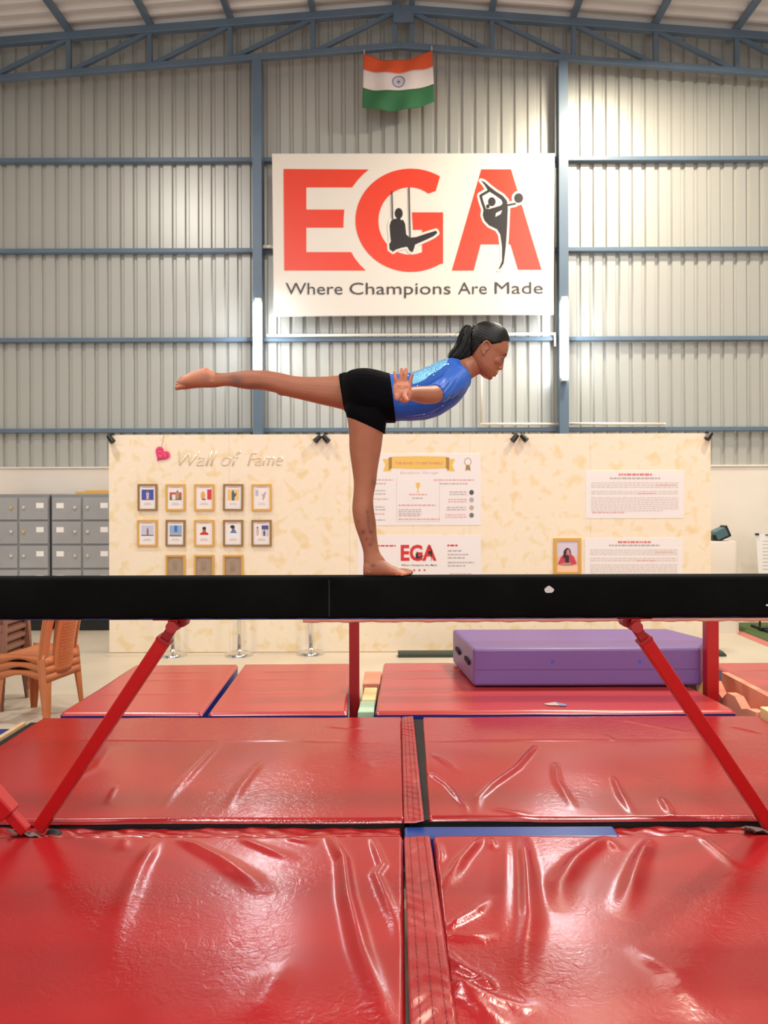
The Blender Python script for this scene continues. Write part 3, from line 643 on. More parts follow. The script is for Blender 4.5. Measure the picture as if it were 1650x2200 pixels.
# ------------------------------------------------------------------ right background: cloth table, device, whiteboard, turf
a, b = G(1500, 1362, 0), G(1591, 1362, 0); D = a.y; zt = P(1580, 1163, D).z
t = thing('cloth_covered_table', 'tall white cloth-covered table beyond the right end of the partition', 'table', ((a.x+b.x)/2, D+.25, 0))
rings = []
for k, (z, s) in enumerate(((0.0, 1.0), (.35, .985), (.7, .97), (zt-.02, .955), (zt, .93))):
    r = []; cx, cy, hw, hd = (a.x+b.x)/2, D+.26, (b.x-a.x)/2*s, .26*s
    for j in range(64):
        q = 2*PI*j/64; c_, s_ = math.cos(q), math.sin(q); e = .16; wv = 1+.012*(1-z/zt)*math.sin(q*13)
        r.append(Vector((cx+hw*wv*math.copysign(abs(c_)**e, c_), cy+hd*wv*math.copysign(abs(s_)**e, s_), z)))
    rings.append(r)
obj('tablecloth', MB().loft(rings), M['cloth'], t, auto=True)
obj('hem_fold', MB().box(a.x+.1, a.x+.32, D-.006, D+.004, .66, .675), M['cloth'], t)
c = P(1546, 1146, D+.1)
t = thing('tilted_device', 'small teal box-shaped device tilted on the white cloth-covered table', 'device', (c.x, D+.12, zt))
R = Matrix.Rotation(-.42, 3, 'Y')
def rbox(cx, cz, w_, h_, y0, y1, dx=0, dz=0):
    vs = [];
    for yy in (y0, y1):
        for sx, sz in ((-1,-1),(1,-1),(1,1),(-1,1)): p = R@Vector((dx+sx*w_/2, 0, dz+sz*h_/2)); vs.append((cx+p.x, yy, cz+p.z))
    return MB().add(vs, [(0,1,2,3),(7,6,5,4),(0,4,5,1),(1,5,6,2),(2,6,7,3),(3,7,4,0)])
obj('casing', rbox(c.x, c.z, .13, .10, D+.04, D+.2), M['tealmetal'], t, bevel=.006)
obj('lens_hood', rbox(c.x, c.z, .03, .12, D+.05, D+.19, .08, .0), M['black'], t, bevel=.004)
obj('foot', rbox(c.x, c.z, .2, .018, D+.05, D+.19, -.01, -.062), M['black'], t)
obj('stand', MB().box(c.x-.09, c.x-.03, D+.07, D+.17, zt, c.z-.03), M['black'], t)
a, b = P(1625, 1148, 8.75), P(1625, 1240, 8.75)
t = thing('whiteboard', 'white notice board on a stand at the right edge of the photo', 'board', (a.x+.35, 8.75, 0))
zb = P(1650, 1235, 8.75).z
mb = MB().poly([[(a.x+.03, zb), (a.x+.72, zb), (a.x+.72, a.z), (a.x+.008, a.z), (a.x, a.z-.03), (a.x+.02, zb+.03)]], 8.75, .02); obj('panel', mb, M['white'], t)
obj('clip', MB().box(a.x-.006, a.x+.025, 8.735, 8.775, a.z-.01, a.z+.012), M['black'], t)
obj('clip', MB().box(a.x+.1, a.x+.7, 8.74, 8.75, a.z-.012, a.z), M['inkgrey'], t)
mb = MB()
for k in range(9):
    z = a.z-.08-k*.04; mb.box(a.x+.07, a.x+.07+random.uniform(.2, .5), 8.7485, 8.7499, z, z+.008)
obj('print_lines', mb, M['txtgrey'], t)['kind'] = 'stuff'
for dx in (.06, .66): obj('leg', MB().cyl((a.x+dx, 8.78, zb+.02), (a.x+dx, 8.80, .03), .012, n=8), M['black'], t)
obj('foot_bar', MB().box(a.x-.02, a.x+.74, 8.6, 8.68, .012, .05).box(a.x-.0, a.x+.05, 8.5, 8.9, .012, .04).box(a.x+.66, a.x+.71, 8.5, 8.9, .012, .04), M['black'], t)
tag(obj('turf_mat', MB().box(3.86, 7.6, 6.5, 9.2, 0, .012), M['turf']), 'green artificial turf on the floor at the right edge', 'turf')
tag(obj('floor_tape', MB().box(3.74, 3.86, 6.5, 9.2, 0, .004), M['pinkline']), 'pink line along the edge of the green turf', 'tape')
a, b = G(855, 1413, 0), G(1561, 1410, 0)
t = thing('floor_beam', 'low dark green foam beam on the floor behind the purple mat', 'beam', ((a.x+b.x)/2, a.y, 0))
prof = [(-.055, 0), (.055, 0), (.055, .03), (.04, .052), (-.04, .052), (-.055, .03)]
mb = MB(); mb.loft([[Vector((X, a.y+.055+py_, pz)) for py_, pz in prof] for X in (a.x, b.x-.04)]+[[Vector((b.x, a.y+.055+py_*.8, pz*.35)) for py_, pz in prof]])
obj('cover', mb, M['greentape'], t, bevel=.005)

# ------------------------------------------------------------------ plastic chairs
def chair_parts(t, m):
    """local: front is -X, width along Y"""
    zs = .36; hw = .20; xf, xb = -.21, .17; th = .003; sl = .085
    nu, nv = 18, 14
    A = np.zeros((nu+1, nv+1, 3))
    for i in range(nu+1):
        u = i/nu
        for j in range(nv+1):
            v = j/nv*2-1; X = xf+(xb-xf)*u; dip = .022*math.sin(PI*min(1, max(0, (u-.12)/.8)))*(1-abs(v)**3); lip = -.045*max(0, (.12-u)/.12)**1.6
            A[i, j] = (X, v*hw*(1-.05*u), zs-dip+lip+(.012 if abs(v) > .99 else 0)-.01*max(0, u-.8)*5)
    s = obj('seat', MB().grid(A), m, t, world=False, smooth=True); so = s.modifiers.new('solid', 'SOLIDIFY'); so.thickness = th
    # apron under the seat edge
    mb = MB()
    for sy in (-1, 1):
        A = np.array([[(xf+(xb-xf)*i/10, sy*(hw*(1-.05*i/10)+k*.006), zs+.01-k*(.05+.02*math.cos(i/10*2*PI))) for k in (0, 1)] for i in range(11)]); mb.grid(A)
    A = np.array([[(xf-.002-k*.006, -hw+2*hw*i/8, zs-.035-k*.035) for k in (0, 1)] for i in range(9)]); mb.grid(A)
    A = np.array([[(xb+.004+k*.006, (-hw+2*hw*i/8)*.95, zs-.01-k*.06) for k in (0, 1)] for i in range(9)]); mb.grid(A)
    o = obj('apron', mb, m, t, world=False, smooth=True); so = o.modifiers.new('solid', 'SOLIDIFY'); so.thickness = th
    for sx, x0 in ((-1, xf+.002), (1, xb)):
        for sy in (-1, 1):
            mb = MB(); rows = []
            for k in range(7):
                z = zs-.02-k*(zs-.02)/6; o_ = sl*(zs-z)*(.55 if sx < 0 else .8); wd_ = .062-.03*k/6; oy = .4*sl*(zs-z)
                cx, cy = x0+sx*o_, sy*(hw*.97+oy); cor = (cx, cy); rows.append([(cx-sx*wd_, cy, z), (cx-sx*wd_*.5, cy+sy*.006, z), (cx, cy, z), (cx+sx*.004, cy-sy*wd_*.5, z), (cx, cy-sy*wd_, z)])
            mb.grid(np.array(rows)); o = obj('leg', mb, m, t, world=False, smooth=False); so = o.modifiers.new('solid', 'SOLIDIFY'); so.thickness = th
    def back(v, w_): return Vector((xb+.012+.02*w_+.07*w_*w_-.055*v*v, v*.195, zs-.03+w_*.50))
    mb = MB()                              # back frame: two stiles and a top rail, arched
    for sy in (-1, 1):
        for k in range(1):
            A = np.array([[back(sy*(1.0-.22*q)*(1-.12*max(0, w_-.75)*4), w_) for q in (0, .5, 1)] for w_ in [i/14 for i in range(15)]]); mb.grid(A)
    A = np.array([[back(v, 1-.16*q+.06*math.sqrt(max(0, 1-v*v))) for q in (0, .5, 1)] for v in [i/8-1 for i in range(17)] for _ in (0,)]); A = A.reshape(17, 3, 3); mb.grid(A*1.0)
    o = obj('back_frame', mb, m, t, world=False, smooth=True); so = o.modifiers.new('solid', 'SOLIDIFY'); so.thickness = .009; so.offset = 0
    mb = MB()                              # woven centre splat
    A = np.array([[back(.52*(i/16*2-1)*(1+.15*(j/12)), j/12*.9)+Vector((.008*math.cos((i/16*2-1)*1.4), 0, 0)) for j in range(13)] for i in range(17)]); mb.grid(A)
    o = obj('back_splat', mb, m, t, world=False, smooth=True); so = o.modifiers.new('solid', 'SOLIDIFY'); so.thickness = .003
    mb = MB()
    for i in range(9):
        for j in range(14):
            v = -.36+.09*i; w_ = .12+.045*j; p = back(v, w_)+Vector((.0112, 0, 0)); mb.box(p.x-.0005, p.x+.0018, p.y-.006, p.y+.006, p.z-.0055, p.z+.0055)
    o = obj('weave_relief', mb, m, t, world=False); o['kind'] = 'stuff'
labs = ['lowest orange plastic chair of the stack, its seat under two others', 'middle orange plastic chair of the stack of three', 'topmost orange plastic chair of the stack beside the far left mat']
c0 = thing('plastic_chair', labs[0], 'chair', (-2.53, 5.43, 0), 'stacked orange plastic chairs', rotz=-.20); chair_parts(c0, M['orangeplastic'])
for k in (1, 2): copy_tree(c0, loc=(-2.53-.004*k, 5.43, .054*k), label=labs[k])
blabs = ['lowest', 'second lowest', 'third from the floor', 'middle', 'third from the top', 'second from the top', 'topmost']
b0 = thing('plastic_chair', 'x', 'chair', (-3.10, 5.75, 0), 'stacked brown plastic chairs', rotz=PI); chair_parts(b0, M['brownplastic'])
for k in range(7):
    lb = '%s brown plastic chair of the tall stack at the left edge' % blabs[k]
    if k == 0: b0['label'] = lb
    else: copy_tree(b0, loc=(-3.10+.004*k, 5.75, .066*k), label=lb)

# ------------------------------------------------------------------ mats
def smooth_noise(X, Y, seed, sc, n=5):
    r = np.random.default_rng(seed); out = np.zeros_like(X)
    for i in range(n):
        a = r.uniform(0, 2*PI); k = sc*r.uniform(.5, 1.6); out += np.sin((X*math.cos(a)+Y*math.sin(a))*k+r.uniform(0, 6.28)+.8*np.sin((X*math.sin(a)-Y*math.cos(a))*k*.6+r.uniform(0, 6)))
    return out/n
def fold_field(X, Y, folds):
    out = np.zeros_like(X)
    for pts, wd_, h in folds:
        pts = np.array(pts); seg = np.linalg.norm(np.diff(pts, axis=0), axis=1); tot = seg.sum(); best = np.full(X.shape, 1e9); tt = np.zeros_like(X); acc = 0
        for (ax, ay), (bx, by), L in zip(pts[:-1], pts[1:], seg):
            t = np.clip(((X-ax)*(bx-ax)+(Y-ay)*(by-ay))/(L*L+1e-12), 0, 1); d = np.hypot(X-ax-t*(bx-ax), Y-ay-t*(by-ay)); m_ = d < best
            best = np.where(m_, d, best); tt = np.where(m_, (acc+t*L)/tot, tt); acc += L
        taper = np.clip(np.minimum(tt*5+.35, (1-tt)*2.2), 0, 1); w2 = wd_*(.7+.6*tt)
        out += h*taper*np.exp(-(best/w2)**2)
    return out
def quad_grid(c, nu, nv):
    """c = back-left, back-right, front-right, front-left (x, y)"""
    u = np.linspace(0, 1, nu+1)[:, None]; v = np.linspace(0, 1, nv+1)[None, :]
    BL, BR, FR, FL = [np.array(q, float) for q in c]
    X = (1-v)*((1-u)*BL[0]+u*BR[0])+v*((1-u)*FL[0]+u*FR[0]); Y = (1-v)*((1-u)*BL[1]+u*BR[1])+v*((1-u)*FL[1]+u*FR[1])
    return X, Y, u+0*v, v+0*u
def mat_top(name, c, z, res, folds, m, parent, und=.004, seed=1, edge=.012, skirt=.02, extra=None):
    W = abs(c[1][0]-c[0][0]); Hh = abs(c[0][1]-c[3][1]); nu, nv = max(8, int(W/res)), max(8, int(Hh/res))
    X, Y, u, v = quad_grid(c, nu, nv)
    # crowd border columns for a rounded edge
    Z = z+und*smooth_noise(X, Y, seed, 5)+und*.35*smooth_noise(X, Y, seed+9, 14)
    if folds: Z += fold_field(X, Y, folds)
    if extra is not None: Z += extra(X, Y)
    e = np.minimum(np.minimum(u*W, (1-u)*W), np.minimum(v*Hh, (1-v)*Hh)); q = np.clip(1-e/edge, 0, 1); Z -= skirt*(1-np.sqrt(1-q*q))
    k = len(X.ravel()); co = np.stack([X, Y, Z], -1)
    me = bpy.data.meshes.new(name); n1, m1 = X.shape; idx = np.arange(n1*m1).reshape(n1, m1)
    f = np.stack([idx[:-1, :-1], idx[:-1, 1:], idx[1:, 1:], idx[1:, :-1]], -1).reshape(-1, 4)
    me.vertices.add(n1*m1); me.vertices.foreach_set('co', co.ravel()); me.loops.add(f.size); me.loops.foreach_set('vertex_index', f.ravel())
    me.polygons.add(len(f)); me.polygons.foreach_set('loop_start', np.arange(0, f.size, 4)); me.update(calc_edges=True); me.validate()
    if me.polygons[0].normal.z < 0: me.flip_normals()
    return link(name, me, m, parent, smooth=True)
def sides(name, c, z0, z1, m, parent, inset=.004):
    cx = sum(q[0] for q in c)/4; cy = sum(q[1] for q in c)/4; s = [(q[0]+(inset if q[0] < cx else -inset), q[1]+(inset if q[1] < cy else -inset)) for q in c]
    vs = [(x, y, z0) for x, y in s]+[(x, y, z1) for x, y in s]; mb = MB().add(vs, [(0,1,2,3),(7,6,5,4),(0,4,5,1),(1,5,6,2),(2,6,7,3),(3,7,4,0)])
    return obj(name, mb, m, parent)
def gf(z, *pts): return [tuple(G(a, b, z)[:2]) for a, b in pts]
ZN = .20
FL_ = [ # near left mat folds: (line, width, height)
    (gf(ZN, (335, 1812), (300, 1870), (262, 1960), (225, 2090)), .035, .012), (gf(ZN, (270, 1803), (262, 1830)), .02, .006),
    (gf(ZN, (392, 1806), (470, 1845), (540, 1890), (575, 1925)), .03, .016), (gf(ZN, (520, 1803), (600, 1835), (640, 1850)), .02, .008),
    (gf(ZN, (712, 1800), (738, 1850), (748, 1930), (775, 2040), (822, 2170), (850, 2260)), .026, .024),
    (gf(ZN, (800, 1803), (822, 1860), (808, 1880), (850, 1980), (868, 2060)), .018, .012), (gf(ZN, (620, 1800), (680, 1812)), .02, .006),
    (gf(ZN, (600, 2090), (560, 2160), (500, 2230)), .05, .006), (gf(ZN, (100, 1900), (60, 2050)), .08, .006)]
FR_ = [
    (gf(ZN, (942, 1812), (948, 1840), (940, 1862)), .012, .008), (gf(ZN, (1030, 1806), (990, 1850), (950, 1910)), .022, .018), (gf(ZN, (1055, 1803), (1062, 1830)), .015, .008),
    (gf(ZN, (1122, 1802), (1132, 1880), (1138, 1980), (1126, 2060), (1118, 2150)), .030, .026), (gf(ZN, (1088, 1812), (1086, 1900), (1080, 2100)), .035, .008),
    (gf(ZN, (1300, 1800), (1240, 1850), (1204, 1900), (1196, 1960)), .032, .020), (gf(ZN, (1395, 1808), (1375, 1850), (1352, 1920), (1332, 1975)), .030, .020),
    (gf(ZN, (1505, 1800), (1530, 1820), (1600, 1880)), .022, .008), (gf(ZN, (1310, 1806), (1335, 1830)), .02, .008), (gf(ZN, (962, 2012), (1000, 2016), (1070, 2012)), .018, .012),
    (gf(ZN, (962, 2050), (990, 2082), (1040, 2110), (1045, 2118), (985, 2118), (1060, 2150), (1120, 2166), (1170, 2160)), .018, .018),
    (gf(ZN, (965, 1990), (1020, 1960), (1058, 1925)), .018, .012), (gf(ZN, (975, 2120), (1040, 2170), (1100, 2210)), .03, .014), (gf(ZN, (1380, 2050), (1450, 2090), (1520, 2200)), .05, .008)]
cFL = gf(ZN, (-80, 1800), (866, 1796)); cFL = [(-2.25, 3.075), (.012, 3.075), (.012, .5), (-2.25, .5)]
xr = G(966, 2100, ZN)[0]
cFR = [(.13, 3.075), (2.40, 3.075), (2.40, .5), (.13, .5)]
def near_mat(c, folds, label, seed):
    t = thing('gym_mat', label, 'mat', ((c[0][0]+c[1][0])/2, (c[0][1]+c[3][1])/2, 0), 'large red gym mats')
    mat_top('cover', c, ZN, .0085, folds, M['red'], t, seed=seed, und=.004)
    sides('core', c, 0, ZN-.016, M['blackfab'] if seed == 2 else M['redpaint2'], t); return t
near_mat(cFL, FL_, 'near left glossy red mat with long creases, under the left brace foot', 1)
near_mat(cFR, FR_, 'near right glossy red mat with deep creases fanning from its back edge', 2)
Fml = [(gf(ZN, (470, 1598), (430, 1640), (375, 1700), (330, 1755)), .022, .010), (gf(ZN, (560, 1640), (520, 1690), (480, 1752)), .022, .008), (gf(ZN, (150, 1680), (210, 1650), (240, 1600)), .03, .006),
       (gf(ZN, (250, 1690), (230, 1730)), .012, .007), (gf(ZN, (120, 1590), (640, 1592), (860, 1596)), .012, .004), (gf(ZN, (700, 1560), (800, 1570)), .02, .004), (gf(ZN, (800, 1640), (795, 1700)), .03, .004)]
Fmr = [(gf(ZN, (922, 1662), (960, 1688), (1000, 1735), (1002, 1756)), .012, .014), (gf(ZN, (1150, 1605), (1110, 1650), (1055, 1690), (1028, 1715), (1022, 1755)), .014, .016), (gf(ZN, (1192, 1640), (1198, 1680), (1235, 1740)), .016, .010),
       (gf(ZN, (1318, 1670), (1335, 1710), (1365, 1755)), .014, .012), (gf(ZN, (1420, 1715), (1445, 1755)), .014, .012), (gf(ZN, (1300, 1580), (1325, 1595)), .012, .005), (gf(ZN, (1340, 1548), (1400, 1560), (1480, 1575)), .014, .005),
       (gf(ZN, (920, 1592), (1130, 1592), (1600, 1590)), .012, .003), (gf(ZN, (930, 1620), (990, 1660)), .014, .006), (gf(ZN, (1570, 1560), (1640, 1575)), .015, .005), (gf(ZN, (1060, 1740), (1150, 1755)), .02, .006)]
cML = [(-2.19, 4.715), (.012, 4.715), (.022, 3.235), (-2.19, 3.235)]; cMR = [(.135, 4.715), (2.20, 4.715), (2.20, 3.245), (.118, 3.245)]
for c, fo, lb, sd in ((cML, Fml, 'middle left red mat, between the near left mat and the two far left mats', 4), (cMR, Fmr, 'middle right red mat in front of the purple block', 5)):
    t = thing('gym_mat', lb, 'mat', ((c[0][0]+c[1][0])/2, (c[0][1]+c[3][1])/2, 0), 'large red gym mats')
    mat_top('cover', c, ZN, .0095, fo, M['red'], t, seed=sd, und=.003); sides('core', [(.034, 4.70)]+c[1:3]+[(.034, 3.245)] if sd == 5 else c, 0, ZN-.012, M['blackfab'], t)
# far mats
ZF = .215
def far_mat(px, label, seed, zc='navy'):
    c = [tuple(G(a, b, ZF)[:2]) for a, b in px]; t = thing('gym_mat', label, 'mat', (sum(q[0] for q in c)/4, sum(q[1] for q in c)/4, 0), 'large red gym mats')
    yb = c[0][1]
    fo = [([(c[3][0]+.1, c[3][1]+(yb-c[3][1])*k), (c[2][0]-.1, c[2][1]+(yb-c[2][1])*(k+.02))], .02, .004) for k in (.33, .62, .8)]
    mat_top('cover', c, ZF, .013, fo, M['red2'], t, seed=seed, und=.0025); sides('core', c, 0, ZF-.014, M[zc], t)
far_mat([(290, 1429), (512, 1427), (434, 1531), (128, 1532)], 'far left narrow red mat beside the chairs', 11)
far_mat([(524, 1427), (752, 1425), (746, 1530), (446, 1531)], 'narrow red mat left of the low beam\'s left post', 12)
far_mat([(824, 1424), (1384, 1422), (1582, 1527), (806, 1529)], 'far right red mat carrying the purple block', 13)
far_mat([(1530, 1424), (1990, 1421), (2200, 1520), (1712, 1529)], 'pink-red mat at the right edge beyond the foam blocks', 14)

# joining strips between the mats
def strip(px, label, seed):
    """px: back-left, back-right, front-right, front-left; lies over the gap between two mats"""
    c = [tuple(G(a, b, ZN+.012)[:2]) for a, b in px]; t = thing('joining_strip', label, 'strip', (sum(q[0] for q in c)/4, sum(q[1] for q in c)/4, ZN), 'red joining strips between mats')
    def ex(X, Y): return .004*np.sin(Y*95+3*np.sin(X*31+Y*7))*np.abs(smooth_noise(X, Y, seed+3, 9))+.0035*smooth_noise(X, Y, seed+5, 45)
    mat_top('band', c, ZN+.014, .0045, [], M['redstrap'], t, seed=seed, und=.002, edge=.006, skirt=.008, extra=ex)
    mb = MB()
    for k in (.22, .5, .78):
        pts = []
        for i in range(60):
            v = i/59; bx = c[0][0]*(1-k)+c[1][0]*k; fx = c[3][0]*(1-k)+c[2][0]*k; y = c[0][1]*(1-v)+c[3][1]*v; pts.append((bx*(1-v)+fx*v, y, ZN+.0175))
        for i in range(0, 59): a_, b_ = Vector(pts[i]), Vector(pts[i+1]); mb.obox(a_, a_+(b_-a_)*.6, .0022, .0012)
    o = obj('stitching', mb, mat('dark_thread', (120, 40, 40), .8), t); o['kind'] = 'stuff'
strip([(863, 1541), (888, 1538), (912, 1762), (868, 1764)], 'crinkled red joining strip between the two middle mats', 21)
strip([(868, 1797), (924, 1796), (998, 2300), (884, 2300)], 'crinkled red joining strip between the two near mats', 22)
# flap and strips in the gap between near and middle mats
c = [(-2.25, 3.23), (.005, 3.23), (.005, 3.082), (-2.25, 3.082)]
t = thing('mat_flap', 'crumpled red flap in the gap behind the near left mat', 'flap', (-1.1, 3.15, .1))
def crum(X, Y): return .007*smooth_noise(X, Y, 31, 26)+.005*smooth_noise(X, Y, 32, 60)-.024*np.clip((Y-3.105)/.12, 0, 1)
mat_top('cover', c, ZN-.010, .006, [], M['red'], t, seed=31, und=.002, edge=.008, extra=crum); sides('core', c, 0, .07, M['blackfab'], t)
a0 = G(1300, 1790, .18)[0]
t = thing('mat_flap', 'crumpled red flap in the gap behind the near right mat', 'flap', (1.7, 3.15, .1))
c = [(a0-.35, 3.235), (2.40, 3.235), (2.40, 3.085), (a0-.05, 3.085)]
mat_top('cover', c, ZN-.016, .006, [], M['red'], t, seed=33, und=.002, edge=.008, extra=lambda X, Y: crum(X, Y)*.9-.03*np.clip((a0+.25-X)/.6, 0, 1)); sides('core', c, 0, .06, M['blackfab'], t)
tag(obj('blue_mat_edge', MB().box(.016, a0+.05, 3.09, 3.195, 0, ZN-.014), M['bluevinyl'], bevel=.012, seg=3), 'blue padded edge strip in the gap behind the near right mat', 'padding')
# purple block
zb_ = ZF+.012
FLp, FRp = G(1017, 1475, zb_), G(1503, 1472, zb_); zt_ = P(1200, 1393, FLp.y).z
mid = P(1526, 1383, 5.62); BRp = P(1415, 1352, 6.12); BLp = P(972, 1353, 6.12)
foot = [(FLp.x, FLp.y), (FRp.x, FLp.y), (mid.x, 5.66), (BRp.x+.06, 6.10), (BLp.x-.0, 6.10)]
t = thing('crash_block', 'thick purple foam block lying on the far right red mat', 'crash mat', (1.6, 5.7, zb_))
bm = bmesh.new(); lo = [bm.verts.new((x, y, zb_)) for x, y in foot]; hi = [bm.verts.new((x, y, zt_)) for x, y in foot]
bm.faces.new(lo[::-1]); bm.faces.new(hi)
for i in range(5): bm.faces.new((lo[i], lo[(i+1) % 5], hi[(i+1) % 5], hi[i]))
me = bpy.data.meshes.new('cover'); bm.to_mesh(me); bm.free(); o = link('cover', me, M['purple'], t, bevel=.022, seg=4); me.polygons.foreach_set('use_smooth', [True]*len(me.polygons)); me.set_sharp_from_angle(angle=1.4)
o.modifiers['bevel'].harden_normals = True
obj('side_seam', MB().box(foot[0][0]+.02, foot[1][0]-.02, FLp.y-.002, FLp.y+.001, zb_+.115, zb_+.118), mat('purple_seam', (98, 58, 128), .6), t)
def onleft(k, z): # point on the left end face
    return Vector((foot[0][0]+(foot[4][0]-foot[0][0])*k-.004, foot[0][1]+(foot[4][1]-foot[0][1])*k, z))
for k, z in ((.22, zb_+.14), (.66, zb_+.14)):
    a_, b_ = onleft(k-.09, z), onleft(k+.09, z+.01); obj('strap_handle', MB().obox(a_-Vector((.006, 0, 0)), b_-Vector((.006, 0, 0)), .012, .028), M['blackfab'], t)
for px in (1187, 1374):
    p = P(px, 1422, FLp.y); obj('blue_mark', MB().poly([[(p.x+.012*math.cos(q)*(1+.3*math.sin(3*q)), p.z+.014*math.sin(q)) for q in (2*PI*i/12 for i in range(12))]], FLp.y-.002, .002), mat('blue_mark', (60, 90, 190), .5), t)
p = G(1195, 1515, ZF+.004)
t = thing('paper_scrap', 'small grey and blue scrap lying on the red mat before the purple block', 'scrap', tuple(p))
obj('sheet', MB().add([(p.x-.075, p.y+.03, ZF+.006), (p.x+.0, p.y+.03, ZF+.016), (p.x+.02, p.y-.02, ZF+.008), (p.x-.05, p.y-.01, ZF+.007)], [(0,1,2,3)]), mat('scrap_tan', (190, 168, 150), .6), t)
obj('backing', MB().add([(p.x-.0, p.y+.03, ZF+.016), (p.x+.07, p.y+.0, ZF+.009), (p.x+.05, p.y-.03, ZF+.008), (p.x+.02, p.y-.02, ZF+.008)], [(0,1,2,3)]), mat('scrap_blue', (110, 130, 176), .5), t)

# foam off-cuts
def foam(name, verts_top, z0, z1, m, lab, grp=None, bev=.008):
    vs = [(x, y, z0) for x, y in verts_top]+[(x, y, z1) for x, y in verts_top]; n = len(verts_top)
    fs = [tuple(range(n))[::-1], tuple(range(n, 2*n))]+[(i, (i+1) % n, n+(i+1) % n, n+i) for i in range(n)]
    return tag(obj(name, MB().add(vs, fs), M[m], bevel=bev, seg=3), lab, 'foam block', grp)
foam('foam_block', [(-.268, 4.86), (-.165, 4.86), (-.165, 5.12), (-.262, 5.12)], 0, .19, 'foammint', 'mint green foam block in the slot beside the low beam\'s post')
foam('foam_block', [(-.258, 5.14), (-.165, 5.14), (-.160, 5.46), (-.252, 5.46)], 0, .192, 'foamyellow', 'pale yellow foam block between the mint and salmon blocks')
foam('foam_block', [(-.268, 5.52), (-.145, 5.52), (-.140, 5.9), (-.268, 5.9)], 0, .205, 'foamsalmon', 'salmon foam block at the far end of the slot')
# right foam pieces in the slot x 2.15..2.45
def xz_extrude(pts, dy0, dy1, base, m, lab, name='foam_offcut'):
    """pts in (along Y, z); thickness along X"""
    n = len(pts); vs = [(base[0], base[1]+a, b) for a, b in pts]+[(base[0]+base[2], base[1]+a, b) for a, b in pts]
    fs = [tuple(range(n)), tuple(range(n, 2*n))[::-1]]+[(i, n+i, n+(i+1) % n, (i+1) % n) for i in range(n)]
    me = bpy.data.meshes.new(name); me.from_pydata(vs, [], fs); bm = bmesh.new(); bm.from_mesh(me); bmesh.ops.triangulate(bm, faces=[f for f in bm.faces if len(f.verts) > 4]); bmesh.ops.recalc_face_normals(bm, faces=bm.faces); bm.to_mesh(me); bm.free()
    return tag(link(name, me, M[m]), lab, 'foam')
xz_extrude([(0, 0), (1.5, 0), (1.5, .245), (1.1, .25), (.7, .256), (.3, .262), (0, .265)], 0, 0, (2.37, 4.16, .05), 'foamsalmon', 'long salmon foam slab standing on edge behind the other off-cuts')
xz_extrude([(0, 0), (.74, 0), (.76, .21), (.66, .235), (.58, .18), (.50, .155), (.42, .215), (.30, .22), (.20, .165), (.12, .19), (0, .2)], 0, 0, (2.215, 4.78, .06), 'foamsalmon', 'notched pink-salmon foam off-cut leaning before the long slab')
foam('foam_block', [(2.23, 4.30), (2.36, 4.30), (2.36, 4.74), (2.23, 4.76)], 0, .245, 'foamyellow', 'pale peach foam block at the right edge, nearest the middle mat')
foam('foam_block', [(2.16, 5.60), (2.28, 5.60), (2.28, 5.9), (2.16, 5.9)], 0, .225, 'foamyellow', 'small tan foam block behind the low beam\'s right post')

# left corner: blue mat, black strip, wooden bar
tag(obj('floor_mat', MB().box(-3.6, -2.47, 4.15, 4.99, 0, .05), M['bluevinyl'], bevel=.01), 'blue floor mat at the left edge below the chairs', 'mat')
tag(obj('padding_strip', MB().box(-2.34, -2.20, 3.3, 4.86, 0, .13), M['blackfab'], bevel=.01), 'black padded strip along the left side of the middle left mat', 'padding')
tag(obj('wooden_bar', MB().box(-2.375, -2.345, 3.4, 4.82, 0.0, .145), M['wood'], bevel=.006), 'light wooden bar along the black strip at the left edge', 'bar')

# ------------------------------------------------------------------ balance beams
BT = 1.25; YB0, YB1 = 2.94, 3.04
bb = thing('balance_beam', 'high black suede balance beam the gymnast stands on, with red steel braces', 'balance beam', (0, 2.99, 0))
prof = []
hw_, hh_, rr = .05, .08, .016
for cx, cz, a0_ in ((hw_-rr, hh_-rr, 0), (-(hw_-rr), hh_-rr, 90), (-(hw_-rr), -(hh_-rr), 180), (hw_-rr, -(hh_-rr), 270)):
    for k in range(6): q = math.radians(a0_+90*k/5); prof.append((cx+rr*math.cos(q), cz+rr*math.sin(q)))
Xs = np.linspace(-2.5, 2.5, 260)
rings = []
for X in Xs:
    s = .0009*math.sin(X*31)+.0007*math.sin(X*83+1)
    rings.append([Vector((X, 2.99+a, 1.17+b+(s if b < 0 else 0))) for a, b in prof])
obj('beam_cover', MB().loft(rings), M['beamskin'], bb, auto=True)
obj('underside_lining', MB().box(-2.49, 2.49, 2.955, 3.025, 1.086, 1.091), mat('blue_lining', (40, 56, 120), .7), bb)
mb = MB(); x_ = P(708, 1280, 2.94).x
for k in range(24):
    z = 1.10+k*.0059; mb.box(x_-.004, x_-.0028, 2.9385, 2.9402, z, z+.0035)
mb.box(x_-.0006, x_+.0006, 2.9388, 2.9402, 1.10, 1.24)
obj('seam', mb, mat('seam_thread', (54, 58, 54), .8), bb)
p = P(1180, 1267, 2.94); obj('chalk_mark', MB().poly([[(p.x+(.017*math.cos(q)*(1+.15*math.sin(2*q)))*.95+.006*math.sin(q), p.z+.012*math.sin(q)*(1+.2*math.cos(3*q))-.006*math.cos(q)) for q in (2*PI*i/20 for i in range(20))]], 2.939, .0008), mat('chalk', (186, 186, 182), .8), bb)
p = P(1647, 1300, 2.94); obj('rivet', MB().cyl((p.x, 2.941, p.z), (p.x, 2.937, p.z), .004, n=10), M['chrome'], bb)
